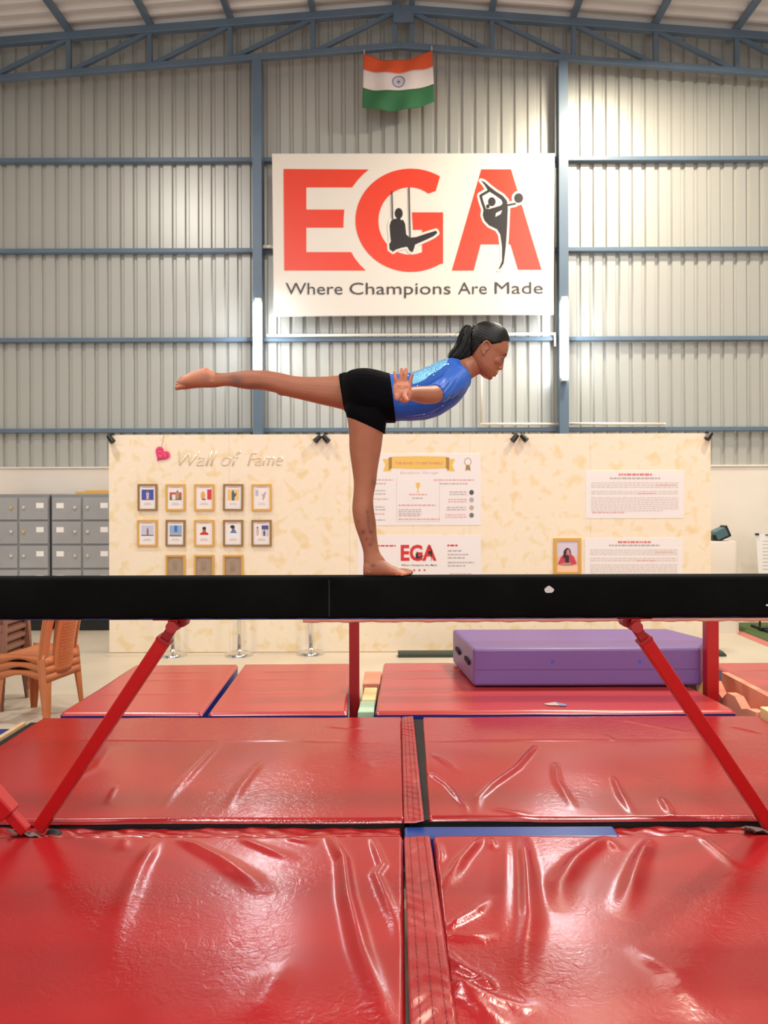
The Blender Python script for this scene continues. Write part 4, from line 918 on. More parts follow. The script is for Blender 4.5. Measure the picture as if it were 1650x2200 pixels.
def brace(sx):
    T = P(375 if sx < 0 else 1362, 1342, 2.99); Fp = P(86 if sx < 0 else 1655, 1776, 3.13)
    Tm = Vector((T.x, 2.99, T.z))
    d = (Tm-Fp); L_ = d.length; d.normalize()
    k = sx
    obj('hinge_bracket', MB().box(T.x-.018, T.x+.018, 2.962, 2.968, 1.06, 1.090).box(T.x-.018, T.x+.018, 3.012, 3.018, 1.06, 1.090).box(T.x-.075, T.x+.06, 2.955, 3.025, 1.083, 1.091), M['redpaint'], bb, bevel=.002)
    obj('hinge_bolt', MB().cyl((T.x, 2.945, T.z-.003), (T.x, 3.03, T.z-.003), .022, n=18).cyl((T.x-k*.026, 3.0, T.z+.006), (T.x-k*.026, 3.05, T.z+.006), .018, n=14), M['redpaint2'], bb, auto=True)
    b0_ = Tm-d*.0; b1_ = Fp+d*(L_-.07)
    obj('inner_tube', MB().obox(b0_, Fp+d*(L_-.16), .036, .032, (0, 1, 0)), M['redpaint2'], bb, bevel=.003)
    obj('brace_tube', MB().obox(b1_, Fp+d*.0, .052, .052, (0, 1, 0)), M['redpaint'], bb, bevel=.005)
    obj('tube_collar', MB().obox(b1_+d*.004, b1_-d*.012, .056, .056, (0, 1, 0)), M['redpaint2'], bb, bevel=.003)
    # outer leg rising to the beam end
    O = Vector((Fp.x+sx*.055, 3.10, .225)); U = Vector((O.x+sx*.72, 3.03, 1.10)); e = (U-O).normalized()
    obj('leg_inner_tube', MB().obox(O-e*.02, O+e*.10, .04, .04, (0, 1, 0)), M['redpaint'], bb, bevel=.005)
    obj('leg_outer_tube', MB().obox(O+e*.075, U, .066, .066, (0, 1, 0)), M['redpaint'], bb, bevel=.007)
    obj('base_bar', MB().box(Fp.x-.32, Fp.x+.04, 3.095, 3.155, .0, .06).box(Fp.x-.03, Fp.x+.03, 3.10, 3.15, .06, .20), M['redpaint2'], bb, bevel=.005)
    obj('base_foot', MB().ell((Fp.x+.045, 3.14, .17), (.042, .035, .03), 16, 10), M['rubber'], bb, smooth=True)
    A = np.array([[(Fp.x-.115+.16*i/20, 3.085+.06*j/8, .222-.035*(i/20)**1.3+.006*math.sin(i*.9+j)-.03*(j/8)**2) for j in range(9)] for i in range(21)])
    o = obj('torn_pad', MB().grid(A), mat('grey_felt', (132, 104, 100), .8, bump=(40, .3)), bb, smooth=True); so = o.modifiers.new('solid', 'SOLIDIFY'); so.thickness = .006
brace(-1); brace(1)

# second low beam behind
b2 = thing('balance_beam', 'lower tan balance beam behind the black one, on upright red posts', 'balance beam', (1.8, 5.27, 0))
z0 = P(1100, 1337.5, 5.2).z; xa = P(650, 1334, 5.2).x
prof2 = [(a, b) for a, b in prof]
mb = MB(); mb.loft([[Vector((X, 5.26+a, z0+.08+b+(.0025*math.sin(X*23)+.002*math.sin(X*57) if b < 0 else 0))) for a, b in prof2] for X in np.linspace(xa, xa+5, 160)])
obj('beam_cover', mb, M['suede'], b2, auto=True)
for px0, px1 in ((750, 771), (1519, 1545)):
    a_, b_ = P(px0, 1400, 5.22), P(px1, 1400, 5.22)
    obj('post', MB().box(a_.x, b_.x, 5.22, 5.30, .03, z0+.004), M['redpaint2'] if px0 < 1000 else M['redpaint'], b2, bevel=.004)
    obj('base_bar', MB().box(a_.x+.002, b_.x-.002, 5.15, 5.45, 0, .035), M['redpaint2'], b2, bevel=.004)
# ------------------------------------------------------------------ the gymnast
LAT = 3.02                                 # depth of the body's midline
pr = P(833, 1237, 2.99)
gy = thing('person', 'girl in blue leotard and black shorts balancing on one leg on the black beam', 'person', (pr.x, 2.99, BT))
def ringsec(a, b, D, hw, n=28, ex=2.3, infl=0.0):
    A_, B_ = P(a[0], a[1], D), P(b[0], b[1], D); c = (A_+B_)/2; e = (A_-B_)/2; L_ = e.length; e = e/L_; L_ += infl; hw = hw+infl; out = []
    for j in range(n):
        t = 2*PI*j/n; ct, st = math.cos(t), math.sin(t); k = 2/ex
        out.append(c+e*L_*math.copysign(abs(ct)**k, ct)+Vector((0, 1, 0))*hw*math.copysign(abs(st)**k, st))
    return out
def cr(p, t):                              # catmull-rom over a list of tuples
    n = len(p)-1; i = min(int(t*n), n-1); f = t*n-i; g = lambda k: np.array(p[max(0, min(n, k))], float)
    a, b, c, d = g(i-1), g(i), g(i+1), g(i+2)
    return .5*((2*b)+(c-a)*f+(2*a-5*b+4*c-d)*f*f+(-a+3*b-3*c+d)*f**3)
def limb(mb, secs, sub=4, infl=0.0, ex=2.3, n=28):
    """secs rows: x1,y1,x2,y2,D,halfwidth"""
    m = (len(secs)-1)*sub; R_ = []
    for i in range(m+1):
        q = cr(secs, i/m); R_.append(ringsec((q[0], q[1]), (q[2], q[3]), q[4], q[5], n, ex, infl))
    # close the ends with small domes
    mb.loft(R_); return mb
def rem(mb, voxel, smooth_it=3, fac=.5):
    me = bpy.data.meshes.new('t'); me.from_pydata(mb.v, [], mb.f); me.update()
    bm = bmesh.new(); bm.from_mesh(me); bmesh.ops.recalc_face_normals(bm, faces=bm.faces); bm.to_mesh(me); bm.free()
    o = bpy.data.objects.new('t', me); C.objects.link(o)
    r = o.modifiers.new('r', 'REMESH'); r.mode = 'VOXEL'; r.voxel_size = voxel
    if smooth_it: s = o.modifiers.new('s', 'SMOOTH'); s.factor = fac; s.iterations = smooth_it
    dg = bpy.context.evaluated_depsgraph_get(); out = bpy.data.meshes.new_from_object(o.evaluated_get(dg))
    bpy.data.objects.remove(o); return out
STAND = [(747,862,838,862,2.975,.068),(746,893,829,903,2.975,.070),(750,930,823,934,2.98,.066),(751,966,819.5,962,2.985,.061),(757,1010,811.5,1008,2.99,.052),(760,1035,808.5,1035,2.99,.046),
         (759.5,1058,803.5,1061,2.99,.043),(757.5,1079,802,1079,2.99,.044),(757,1098,804,1100,2.99,.045),(762,1127,807.5,1122,2.99,.042),(771,1154,810,1154,2.99,.034),(780,1183,815,1184,2.99,.027),(781,1203,824,1198,2.99,.028),(782,1222,833,1212,2.99,.030)]
FOOT = [(781,1211,780.5,1234,2.992,.018),(786,1203,785,1237.0,2.992,.027),(797,1196,797,1237.5,2.992,.031),(811,1193,811,1237.5,2.99,.031),(826,1203,827,1237.5,2.99,.034),(840,1213,841,1237.5,2.988,.038),(853,1219,853,1237.3,2.987,.041),(864,1224.5,864,1237,2.988,.041),(870,1228,870,1236,2.99,.036)]
FD = 3.075
RAISE = [(772,812,775,882,3.06,.066),(745,803,748,884,FD,.066),(729,807,731,878.5,FD,.062),(687,810,688,868.5,FD,.055),(639,809,640,857,FD,.047),(608,802.5,610,850,FD,.043),(584,798,587,842.5,FD,.042),(560,795.5,562,838,FD,.042),
         (529,796.5,529,836,FD,.037),(491,801,491,829.5,FD,.027),(471,801.5,470,831,FD,.026),(458,798,461,832.5,FD,.027),(446,791.5,451,833,FD,.027)]
RFOOT = [(455,797,455,832,FD,.026),(441.5,790.5,447,833,FD,.028),(428,793.5,434,833,FD,.029),(414,798.5,419,834,FD,.032),(401,805,405,835.5,FD,.036),(392,811.5,395,837,FD,.036),(387,816,389,836,FD,.032)]
TORSO = [(735,815,738,872,3.03,.058),(747,803,752,885,3.025,.098),(763,797,771,897,3.02,.122),(787,795,793,905,3.02,.130),(812,799,820,906,3.02,.124),(835,806,842,904,3.02,.112),(860,806,862,902.5,3.02,.104),(888,802,892,902,3.02,.108),
         (915,792,924,898,3.02,.118),(944,778,955,885,3.02,.130),(965,773,981,866,3.02,.136),(983,775,1001,838,3.02,.112),(995,779,1009,818,3.02,.066)]
NECK = [(966,778,992,838,3.02,.066),(984,774,1009,818,3.02,.048),(1003,764,1022,808,3.02,.037),(1018,752,1036,801,3.02,.036),(1032,742,1050,790,3.02,.034)]
# head frame: f forward, u up (in photo pixels at depth LAT), l lateral (towards the far side)
HC = P(1052, 752, LAT); K = LAT/F; hf = Vector((.883, 0, -.469)); hu = Vector((.469, 0, .883))
def HP(f, u, l=0): return HC+hf*(f*K)+hu*(u*K)+Vector((0, l*K, 0))
SK = [(53,-16,2,9),(51,-25,9,19),(47,-34,15,26),(41,-42,21,32),(31,-49,29,37),(20,-51.5,34.5,39.5),(10,-51,37.0,40),(3,-50,37.6,39),(-5,-47,35.4,37),(-13,-43,35.0,36),(-23,-37,34.5,34),(-32,-30,34,31.5),(-39,-22,34.2,29),(-46,-13,33.2,24.5),(-52,0,31,18.5),(-56.5,10,26,11)]
def skull(infl=0.0, lo=-99, fscale=1.0):
    R_ = []; m = (len(SK)-1)*3
    for i in range(m+1):
        u, b, f, w_ = cr(SK, i/m)
        if u < lo: break
        c, r = (b+f)/2, (f-b)/2+infl; w_ += infl; ring = []
        for j in range(40):
            t = 2*PI*j/40; ct, st = math.cos(t), math.sin(t)
            kx = .82 if ct > 0 else .95; wx = 1.0-.13*max(0, ct)**2
            ring.append(HP(c+r*math.copysign(abs(ct)**kx, ct), u+(infl if i == 0 else 0), w_*wx*math.copysign(abs(st)**.92, st)))
        R_.append(ring)
    return R_
HR = Matrix((( hf.x, 0, hu.x), (0, 1, 0), (hf.z, 0, hu.z)))
def hell(mb, f, u, l, rf, ru, rl): return mb.ell(HP(f, u, l), (rf*K, rl*K, ru*K), 16, 12, HR)
def arm(mb, s, infl=0.0, part='all'):
    """s = -1 near arm (towards the camera), +1 far arm"""
    if s < 0:
        pts = [P(975, 812, 2.945), P(984, 816, 2.905), P(974, 825, 2.85), P(955, 836, 2.78), P(934, 847, 2.70), P(917, 849, 2.65), P(900, 847.5, 2.595), P(884, 846, 2.545), P(874, 846, 2.51)]
        rad = [.050, .047, .042, .037, .0325, .0315, .028, .0225, .019]
    else:
        pts = [P(975, 812, 3.095), P(982, 818, 3.135), P(970, 828, 3.19), P(950, 840, 3.26), P(930, 850, 3.335), P(917, 853, 3.39), P(905, 853, 3.44), P(893, 852, 3.49), P(884, 850, 3.52)]
        rad = [.050, .047, .041, .036, .031, .030, .026, .021, .017]
    if part == 'sleeve': pts, rad = pts[:5], rad[:5]
    mb.tube(pts, [r+infl for r in rad], 20, caps=(part == 'all')); return mb
def hand(mb, s):
    if s < 0: D0, ox, oy, sc = 2.50, 0, 0, 1.0
    else: D0, ox, oy, sc = 3.56, 12, 18, .70
    def q(x, y, d=0): return P(864+(x-864)*sc+ox, 840+(y-840)*sc+oy, D0-s*-d if s < 0 else D0-d)
    def Z(x, y, d=0): return P(864+(x-864)*sc+ox, 840+(y-840)*sc+oy, D0+d*(1 if s < 0 else -1))
    R_ = []
    for y, cx, hw, th, dd in ((865, 870, 6, .010, .006), (861, 868, 12, .014, .004), (854, 865.5, 17.5, .0155, .002), (846, 864, 19.5, .0155, 0), (838, 863.5, 20, .014, -.001), (830, 864.5, 20, .0125, -.001), (825, 865, 19, .011, 0), (821, 865, 17.5, .0085, .001)):
        c = Z(cx, y, dd+.004); wv = hw*sc*D0/F; R_.append([c+Vector((wv*math.copysign(abs(math.cos(t))**.8, math.cos(t)), th*math.sin(t), 0)) for t in (2*PI*j/24 for j in range(24))])
    mb.loft(R_)
    fr = .0068
    mb.tube([Z(851, 831, .004), Z(851.5, 822, .002), Z(849.5, 812, -.004), Z(847.5, 799.5, -.004)], [fr*1.15, fr*1.0, fr*.88, fr*.72], 12, caps=True)
    mb.tube([Z(860, 829, .004), Z(860.5, 817, .001), Z(861.5, 805, -.004), Z(863, 792.5, -.003)], [fr*1.2, fr*1.05, fr*.93, fr*.76], 12, caps=True)
    mb.tube([Z(869.5, 829, .004), Z(870.5, 817, .001), Z(871.8, 805, -.004), Z(872.3, 793, -.003)], [fr*1.2, fr*1.05, fr*.95, fr*.78], 12, caps=True)
    mb.tube([Z(878, 833, .004), Z(880.5, 824, .002), Z(883, 814, -.002), Z(885.8, 805.5, -.003)], [fr*1.2, fr*1.05, fr*.92, fr*.78], 12, caps=True)
    mb.tube([Z(877, 838, .004), Z(869, 845, -.010), Z(869.5, 852, -.022), Z(874.5, 859, -.030)], [.0105, .0105, .0088, .0066], 12, caps=True)
    mb.ell(Z(868, 846, -.006), (.013, .010, .013)); mb.ell(Z(853, 852, -.004), (.010, .009, .014))
    mb.ell(Z(858, 829, -.004), (.010, .008, .007)); mb.ell(Z(871, 830, -.004), (.010, .008, .007))
body = MB()
limb(body, STAND); limb(body, FOOT, n=28, ex=2.1); limb(body, RAISE); limb(body, RFOOT, ex=2.1); limb(body, TORSO); limb(body, NECK, ex=2.0)
for x, y, D, r in ((842, 1228, 2.962, 0), ):
    pass
def toe(pts, rad): body.tube(pts, rad, 12, caps=True)
zt_ = lambda px, D, r: Vector((P(px, 1237, D).x, D, BT+r))
toe([zt_(862, 3.014, .013), zt_(874, 3.016, .0125), zt_(882, 3.016, .0105)], [.014, .0125, .0105])
for k, (a_, b_, D) in enumerate(((862, 880.5, 2.998), (860, 876.5, 2.983), (857, 871.5, 2.968), (852, 865.0, 2.954))):
    r = .0088-.0006*k; toe([zt_(a_, D, r+.004), zt_((a_+b_)/2+1, D-.001, r+.003), zt_(b_, D-.002, r)], [r*1.05, r*.86, r*.86])
# raised foot: toes stretch to the left, big toe lowest and nearest
toe([P(394, 829, 3.055), P(386, 831.5, 3.05), P(380.5, 833.5, 3.05)], [.0125, .0115, .0095])
for k, (a0_, b0_, D) in enumerate((((394, 824), (381.5, 826.5), 3.067), ((395, 820), (383, 820.5), 3.080), ((397, 817), (386, 816), 3.092), ((400, 814), (390, 811.5), 3.104))):
    r = .0086-.0005*k; toe([P(a0_[0], a0_[1], D), P((a0_[0]+b0_[0])/2, (a0_[1]+b0_[1])/2-.4, D), P(b0_[0], b0_[1], D)], [r*1.05, r*.88, r*.8])
# heel, ankle bones, knee
body.ell(P(444, 798, FD), (.017, .022, .015)); body.ell(P(456, 819, FD-.018), (.014, .010, .013)); body.ell(P(803, 1207, 2.972), (.014, .010, .016)); body.ell(P(794, 1226, 2.99), (.022, .027, .018))
body.ell(P(794, 1043, 2.99), (.020, .026, .03)); body.ell(P(610, 842, FD), (.03, .026, .016))
body.ell(P(797, 865, 2.965), (.085, .062, .078)); body.ell(P(775, 838, 3.075), (.075, .06, .06))
for s in (-1, 1): arm(body, s); hand(body, s)
for s in (-1, 1): body.tube([P(962, 808, LAT+s*.03), P(980, 812, LAT+s*.10)], [.055, .052], 18, caps=True)
# head
body.loft(skull())
body.tube([HP(34.5, -3), HP(36.6, -11), HP(38.6, -18), HP(39.6, -23.0)], [2.6*K, 3.0*K, 3.6*K, 4.2*K], 14, caps=True)     # nose
for s in (-1, 1): hell(body, 36.5, -25.2, s*4.6, 4.2, 3.4, 3.6)
hell(body, 35.0, -33.5, 0, 3.4, 5.5, 8); hell(body, 35.6, -38.3, 0, 3.4, 2.7, 9.5); hell(body, 34.8, -43.2, 0, 3.4, 2.9, 8.5); hell(body, 27, -51, 0, 7, 6.4, 10)      # lips, chin
hell(body, 33.0, 6.0, 0, 5.0, 4.0, 20)                                                                            # brow ridge
for s in (-1, 1):
    hell(body, 19, -17, s*22, 12, 10, 8.5); hell(body, 27.2, -2.2, s*14.5, 6.4, 5.4, 6.6)                                                              # cheeks, lids
    ear = [(-4, -8), (-5, -1), (-9, 4.5), (-15, 5), (-19, 0), (-19, -8), (-15, -16), (-10, -22)]
    body.tube([HP(a_, b_, s*(38.5+2.6*math.sin(PI*i/7)+.35*(-a_-4)*.45)) for i, (a_, b_) in enumerate(ear)], [1.6*K, 1.9*K, 2.1*K, 2.2*K, 2.2*K, 2.1*K, 2.2*K, 2.6*K], 10, caps=True)
    hell(body, -12, -8, s*37.6, 7.5, 13, 2.0); hell(body, -8.5, -20.5, s*38.3, 3.2, 4.6, 2.0); hell(body, -5.8, -9.5, s*39.2, 1.6, 3.0, 1.8)
me = rem(body, .0020, 2, .5)
n = len(me.vertices); co = np.empty(n*3); me.vertices.foreach_get('co', co); co = co.reshape(-1, 3)
HCn, hfn, hun = np.array(HC), np.array(hf), np.array(hu)
def FUL(c): d = (c-HCn)/K; return d@hfn, d@hun, d[:, 1]
f_, u_, l_ = FUL(co)
# eye sockets, mouth line, hollow under the lower lip
for s in (-1, 1):
    w_ = np.exp(-(((f_-35)/8)**2+((u_+3.5)/4.6)**2+((l_-s*13)/7)**2)); co -= np.outer(w_*1.7*K, hfn)
w_ = np.exp(-(((f_-39)/5)**2+((u_+40.9)/.9)**2))*(np.abs(l_) < 10); co -= np.outer(w_*1.5*K, hfn)
w_ = np.exp(-(((f_-36)/5)**2+((u_+47)/1.6)**2+(l_/9)**2)); co -= np.outer(w_*1.0*K, hfn)
# collarbone/elbow/knee wrinkles stay subtle; palm creases on the near hand
px_ = VX+co[:, 0]*F/co[:, 1]; py_ = VY-(co[:, 2]-H)*F/co[:, 1]
near = np.clip((889-px_)/8, 0, 1)*(co[:, 1] < 2.56)
def dseg(px, py, a, b):
    t = np.clip(((px-a[0])*(b[0]-a[0])+(py-a[1])*(b[1]-a[1]))/((b[0]-a[0])**2+(b[1]-a[1])**2), 0, 1); return np.hypot(px-a[0]-t*(b[0]-a[0]), py-a[1]-t*(b[1]-a[1]))
for a_, b_ in (((847, 837), (864, 836.5)), ((864, 836.5), (879, 838)), ((880, 840), (866, 847)), ((866, 847), (861, 858))):
    w_ = np.exp(-(dseg(px_, py_, a_, b_)/1.1)**2)*near; co[:, 1] += w_*.0016
me.vertices.foreach_set('co', co.ravel()); me.update()
# skin colour of its own: brown, paler palms and soles, darker lips, marks on the shins
def L3(t): return np.array([lin(t[0]), lin(t[1]), lin(t[2])])
base = L3((158, 98, 72)); col = np.tile(base, (n, 1))
def blend(w_, c): 
    global col
    w_ = np.clip(w_, 0, 1)[:, None]; col = col*(1-w_)+L3(c)*w_
nz = np.sin(co[:, 0]*61+np.sin(co[:, 2]*47)*2)*np.sin(co[:, 2]*53+co[:, 1]*40); col *= (1+.03*nz)[:, None]
no = np.empty(n*3); me.vertex_normals.foreach_get('vector', no) if hasattr(me, 'vertex_normals') else me.vertices.foreach_get('normal', no); no = no.reshape(-1, 3)
blend(near*np.clip(-no[:, 1]*1.6, 0, 1)*.75, (204, 134, 108))                       # palm
blend(((px_ < 462) & (co[:, 1] > 3.0)).astype(float)*np.clip(no[:, 2]*1.5+.25, 0, 1)*.8, (206, 134, 102))      # upturned sole
blend((py_ > 1224)*(px_ < 900)*(co[:, 1] > 2.9)*np.clip((py_-1222)/12, 0, 1)*.7, (198, 122, 94))             # heel and foot edge
blend(np.exp(-(((u_+38.5)/2.2)**2+(l_/10)**2))*(f_ > 34)*.55, (142, 66, 62)); blend(np.exp(-(((u_+43.3)/2.4)**2+(l_/9)**2))*(f_ > 34)*.55, (150, 72, 68))
for x, y, rx, ry, a_ in ((797, 1143, 4, 4, .75), (770, 1120, 3, 3, .4), (780, 1143, 5, 4.5, .8), (789, 1100, 3, 5, .65), (791, 1120, 3, 9, .55), (793, 1135, 2.5, 8, .45), (787, 1158, 4, 4, .55), (795, 1170, 5, 5, .6), (801, 1215, 6, 4.5, .8), (803, 1037, 6, 10, .45), (800, 1160, 5, 6, .35), (790, 1110, 2.5, 3, .5), (803, 1127, 2.5, 3, .35)):
    blend(np.exp(-(((px_-x)/rx)**2+((py_-y)/ry)**2))*a_*(np.abs(co[:, 1]-2.97) < .06), (88, 52, 50))
for x, y, rx, ry, a_ in ((510, 818, 15, 10, .75), (545, 828, 26, 6, .6), (500, 806, 10, 8, .35), (444, 808, 8, 8, .25)):
    blend(np.exp(-(((px_-x)/rx)**2+((py_-y)/ry)**2))*a_*(co[:, 1] > 3.0), (96, 72, 74))
blend(np.exp(-(((f_-31)/6)**2+((u_+2)/4)**2))*(np.abs(l_) > 6)*.35, (110, 66, 54))
ca_ = me.color_attributes.new('tone', 'FLOAT_COLOR', 'POINT'); ca_.data.foreach_set('color', np.c_[col, np.ones(n)].ravel())
M['skin'] = mat('skin', (174, 112, 86), .48, spec=.45, sss=.12, attr='tone', bump=(420, .10))
bodyo = link('body', me, M['skin'], gy, smooth=True)
bvh = BVHTree.FromPolygons([Vector(c) for c in co.tolist()], [tuple(p.vertices) for p in me.polygons])
# eyes, lashes, brows
for s in (-1, 1):
    M['eyewhite'] = mat('eye_white', (150, 136, 130), .3); M['iris'] = mat('iris', (36, 22, 18), .15)
    mb = MB(); hell(mb, 28.8, -5.0, s*15, 5.4, 3.2, 5.4); e = obj('eye', mb, M['eyewhite'], gy, smooth=True)
    mb = MB(); hell(mb, 32.2, -5.6, s*15.6, 2.2, 2.3, 2.6); obj('iris', mb, M['iris'], e, smooth=True)
def onface(f, u, l, off=.0006):
    o_ = HP(f+30, u, l*1.6); d = (HP(f-40, u, 0)-o_).normalized(); h = bvh.ray_cast(o_, d)
    return (h[0]+h[1]*off) if h[0] is not None else HP(f, u, l)
M['hair'] = mat('black_hair', (7, 5, 6), .42, spec=.35, bump=(160, .2))
for s in (-1, 1):
    pts = [onface(30, 4.6-.06*(a_-15)**2*.5, s*a_, .0005) for a_ in np.linspace(7, 24, 9)]
    obj('eyebrow', MB().tube(pts, [.5*K, .9*K, 1.1*K, 1.2*K, 1.2*K, 1.1*K, 1.0*K, .7*K, .4*K], 6), M['hair'], gy)
    pts = [onface(30, -1.2-.05*(a_-15)**2*.6, s*a_, .0009) for a_ in np.linspace(10, 21, 7)]
    obj('eyelash', MB().tube(pts, [.35*K, .6*K, .75*K, .8*K, .8*K, .7*K, .4*K], 6), M['hair'], gy)
# hair: close cap pulled back to a high ponytail
def hcap():
    m_ = MB(); m_.loft(skull(1.5, -36)); return rem(m_, .0026, 3, .5)
hm = hcap(); nh = len(hm.vertices); hc_ = np.empty(nh*3); hm.vertices.foreach_get('co', hc_); hc_ = hc_.reshape(-1, 3); hn = np.empty(nh*3); hm.vertices.foreach_get('normal', hn) if False else hm.vertex_normals.foreach_get('vector', hn); hn = hn.reshape(-1, 3)
f2, u2, l2 = FUL(hc_)
hl_f = [-60, -30, -26.5, -24, -19, -12, -1, 6, 13, 17, 26, 33, 60]; hl_u = [-44, -38, -20, -4, 3, 6.5, 6, 12, 18, 25, 32, 36, 60]
g = u2-np.interp(f2, hl_f, hl_u)
sg_ = np.clip(g/3.0, -2.4, 1.0)
ang = np.arctan2(l2, (u2-10)+.001); rad_ = np.hypot(f2+50, np.hypot(l2, u2-18))
az = np.arctan2(l2, u2-16)
strand = .30*np.sin(az*46+1.4*np.sin(rad_*.11))+.25*np.sin(az*83+rad_*.05)
hc_ += hn*((sg_*2.3-.3+strand*(g > 0))*K)[:, None]
hm.vertices.foreach_set('co', hc_.ravel()); hm.update()
bm = bmesh.new(); bm.from_mesh(hm); bm.verts.ensure_lookup_table()
bmesh.ops.delete(bm, geom=[bm.verts[i] for i in np.nonzero(g < -5)[0].tolist()], context='VERTS'); bm.to_mesh(hm); bm.free()
hair = link('hair', hm, M['hair'], gy, smooth=True)
tail = MB()
TL = [(1006,698,1030,716,LAT,.018),(999,700,1027,724,LAT,.026),(992,708,1024,735,LAT,.033),(985,727,1025,746,LAT,.037),(978,745,1022,758,LAT,.036),(968,759,1019,768,LAT,.031),(963,768,1002,776,LAT,.024),(966,775,982,779,LAT,.010)]
limb(tail, TL, sub=5, ex=2.0, n=48)
tm = rem(tail, .003, 2, .5); tn = len(tm.vertices); tc_ = np.empty(tn*3); tm.vertices.foreach_get('co', tc_); tc_ = tc_.reshape(-1, 3); tnn = np.empty(tn*3); tm.vertex_normals.foreach_get('vector', tnn); tnn = tnn.reshape(-1, 3)
tx = VX+tc_[:, 0]*F/tc_[:, 1]; ty = VY-(tc_[:, 2]-H)*F/tc_[:, 1]; cross = (tx-1012)*.86+(ty-705)*.50; along = -(tx-1012)*.5+(ty-705)*.86
tc_ += tnn*(.0017*np.sin(cross*.55+1.1*np.sin(along*.09)+tc_[:, 1]*120)+.001*np.sin(cross*1.3+along*.1))[:, None]
tm.vertices.foreach_set('co', tc_.ravel()); tm.update()
pony = link('ponytail', tm, M['hair'], gy, smooth=True)
mb = MB(); r9 = random.Random(5)
for k in range(150):
    v = r9.random(); ly = r9.uniform(-1, 1)*.9; pts = []
    t0, t1 = r9.uniform(0, .35), r9.uniform(.75, 1.0); edge = r9.uniform(-1.04, 1.04)
    for i in range(9):
        t = t0+(t1-t0)*i/8; q = cr(TL, t); A_, B_ = P(q[0], q[1], q[4]), P(q[2], q[3], q[4]); c = (A_+B_)/2; e = (A_-B_)/2
        cs = math.copysign(1, ly)*math.sqrt(max(0, 1-min(1, edge*edge))); w1 = 1.03+.05*math.sin(3*t+k)
        pts.append(c+e*edge*w1+Vector((0, q[5]*cs*w1, 0)))
    mb.tube(pts, [.0007]*8+[.0002], 4)
for (a_, b_, c_) in (((985, 722), (974, 735), (966, 742)), ((982, 735), (970, 752), (962, 756)), ((976, 750), (966, 757), (958, 762)), ((988, 712), (979, 718), (972, 728))):
    mb.tube([P(*a_, LAT), P(*b_, LAT-.004), P(*c_, LAT-.008)], [.0008, .0006, .0002], 4)
o = obj('loose_strands', mb, M['hair'], pony); o['kind'] = 'stuff'
tie = [P(1024+1.2*math.cos(q)*6-2, 708+9.5*math.sin(q), LAT+.0165*math.cos(q+0)) for q in (2*PI*i/16 for i in range(17))]
obj('hair_tie', MB().tube(tie, .0035, 8), M['black'], gy, smooth=True)
# shorts and leotard
M['shorts'] = mat('black_lycra', (3, 3, 6), .85, spec=.08, bump=(300, .06))
leo = bpy.data.materials.new('blue_lycra'); leo.use_nodes = True; nt = leo.node_tree; b_ = nt.nodes['Principled BSDF']; b_.inputs['Roughness'].default_value = .55; b_.inputs['Specular IOR Level'].default_value = .3
b_.inputs['Base Color'].default_value = rgb((28, 84, 176)); b_.inputs['Sheen Weight'].default_value = .25; b_.inputs['Sheen Tint'].default_value = rgb((120, 170, 255))
sh = MB(); INF = .0045
limb(sh, [s_ for s_ in TORSO[:5]]+[(830,804,843,906,3.02,.117),(838,806,850,905.5,3.02,.112)], infl=INF)
limb(sh, STAND[:1]+[(745,882,833,884,2.975,.0695),(746,891,827.5,909,2.975,.070),(748,899,825,931.5,2.98,.068)], infl=INF)
limb(sh, RAISE[:2]+[(738,803.5,741,883,FD,.065),(729,806.5,740.5,880.5,FD,.063)], infl=INF)
sh.ell(P(797, 865, 2.965), (.085+INF, .062+INF, .078+INF)); sh.ell(P(775, 838, 3.075), (.075+INF, .06+INF, .06+INF))
sm = rem(sh, .0028, 4, .5); shorts = link('shorts', sm, M['shorts'], gy, smooth=True)
lm = MB(); I2 = .0030
limb(lm, [(812,800,820,905,3.02,.120)]+TORSO[5:11]+[(981,775,1000,843,3.02,.114),(988,778,1009,822,3.02,.075)], infl=I2)
for s in (-1, 1):
    arm(lm, s, .0042, 'sleeve'); lm.tube([P(962, 808, LAT+s*.03), P(980, 812, LAT+s*.10)], [.058, .055], 18, caps=True)
lme = rem(lm, .0028, 4, .5); nl = len(lme.vertices); lc = np.empty(nl*3); lme.vertices.foreach_get('co', lc); lc = lc.reshape(-1, 3); ln = np.empty(nl*3); lme.vertex_normals.foreach_get('vector', ln); ln = ln.reshape(-1, 3)
lx = VX+lc[:, 0]*F/lc[:, 1]; ly_ = VY-(lc[:, 2]-H)*F/lc[:, 1]
wr = np.exp(-(((lx-962)/26)**2+((ly_-842)/26)**2))*(lc[:, 1] < 2.93)     # stretch wrinkles at sleeve and armpit
lc += ln*(wr*.0022*np.sin((lx*.62+ly_*.42)*.85+.6*np.sin(ly_*.15)))[:, None]
lc += ln*(.0008*np.sin(lx*.22+ly_*.1)*np.exp(-((ly_-880)/25)**2))[:, None]
lme.vertices.foreach_set('co', lc.ravel()); lme.update()
leot = link('leotard', lme, leo, gy, smooth=True)
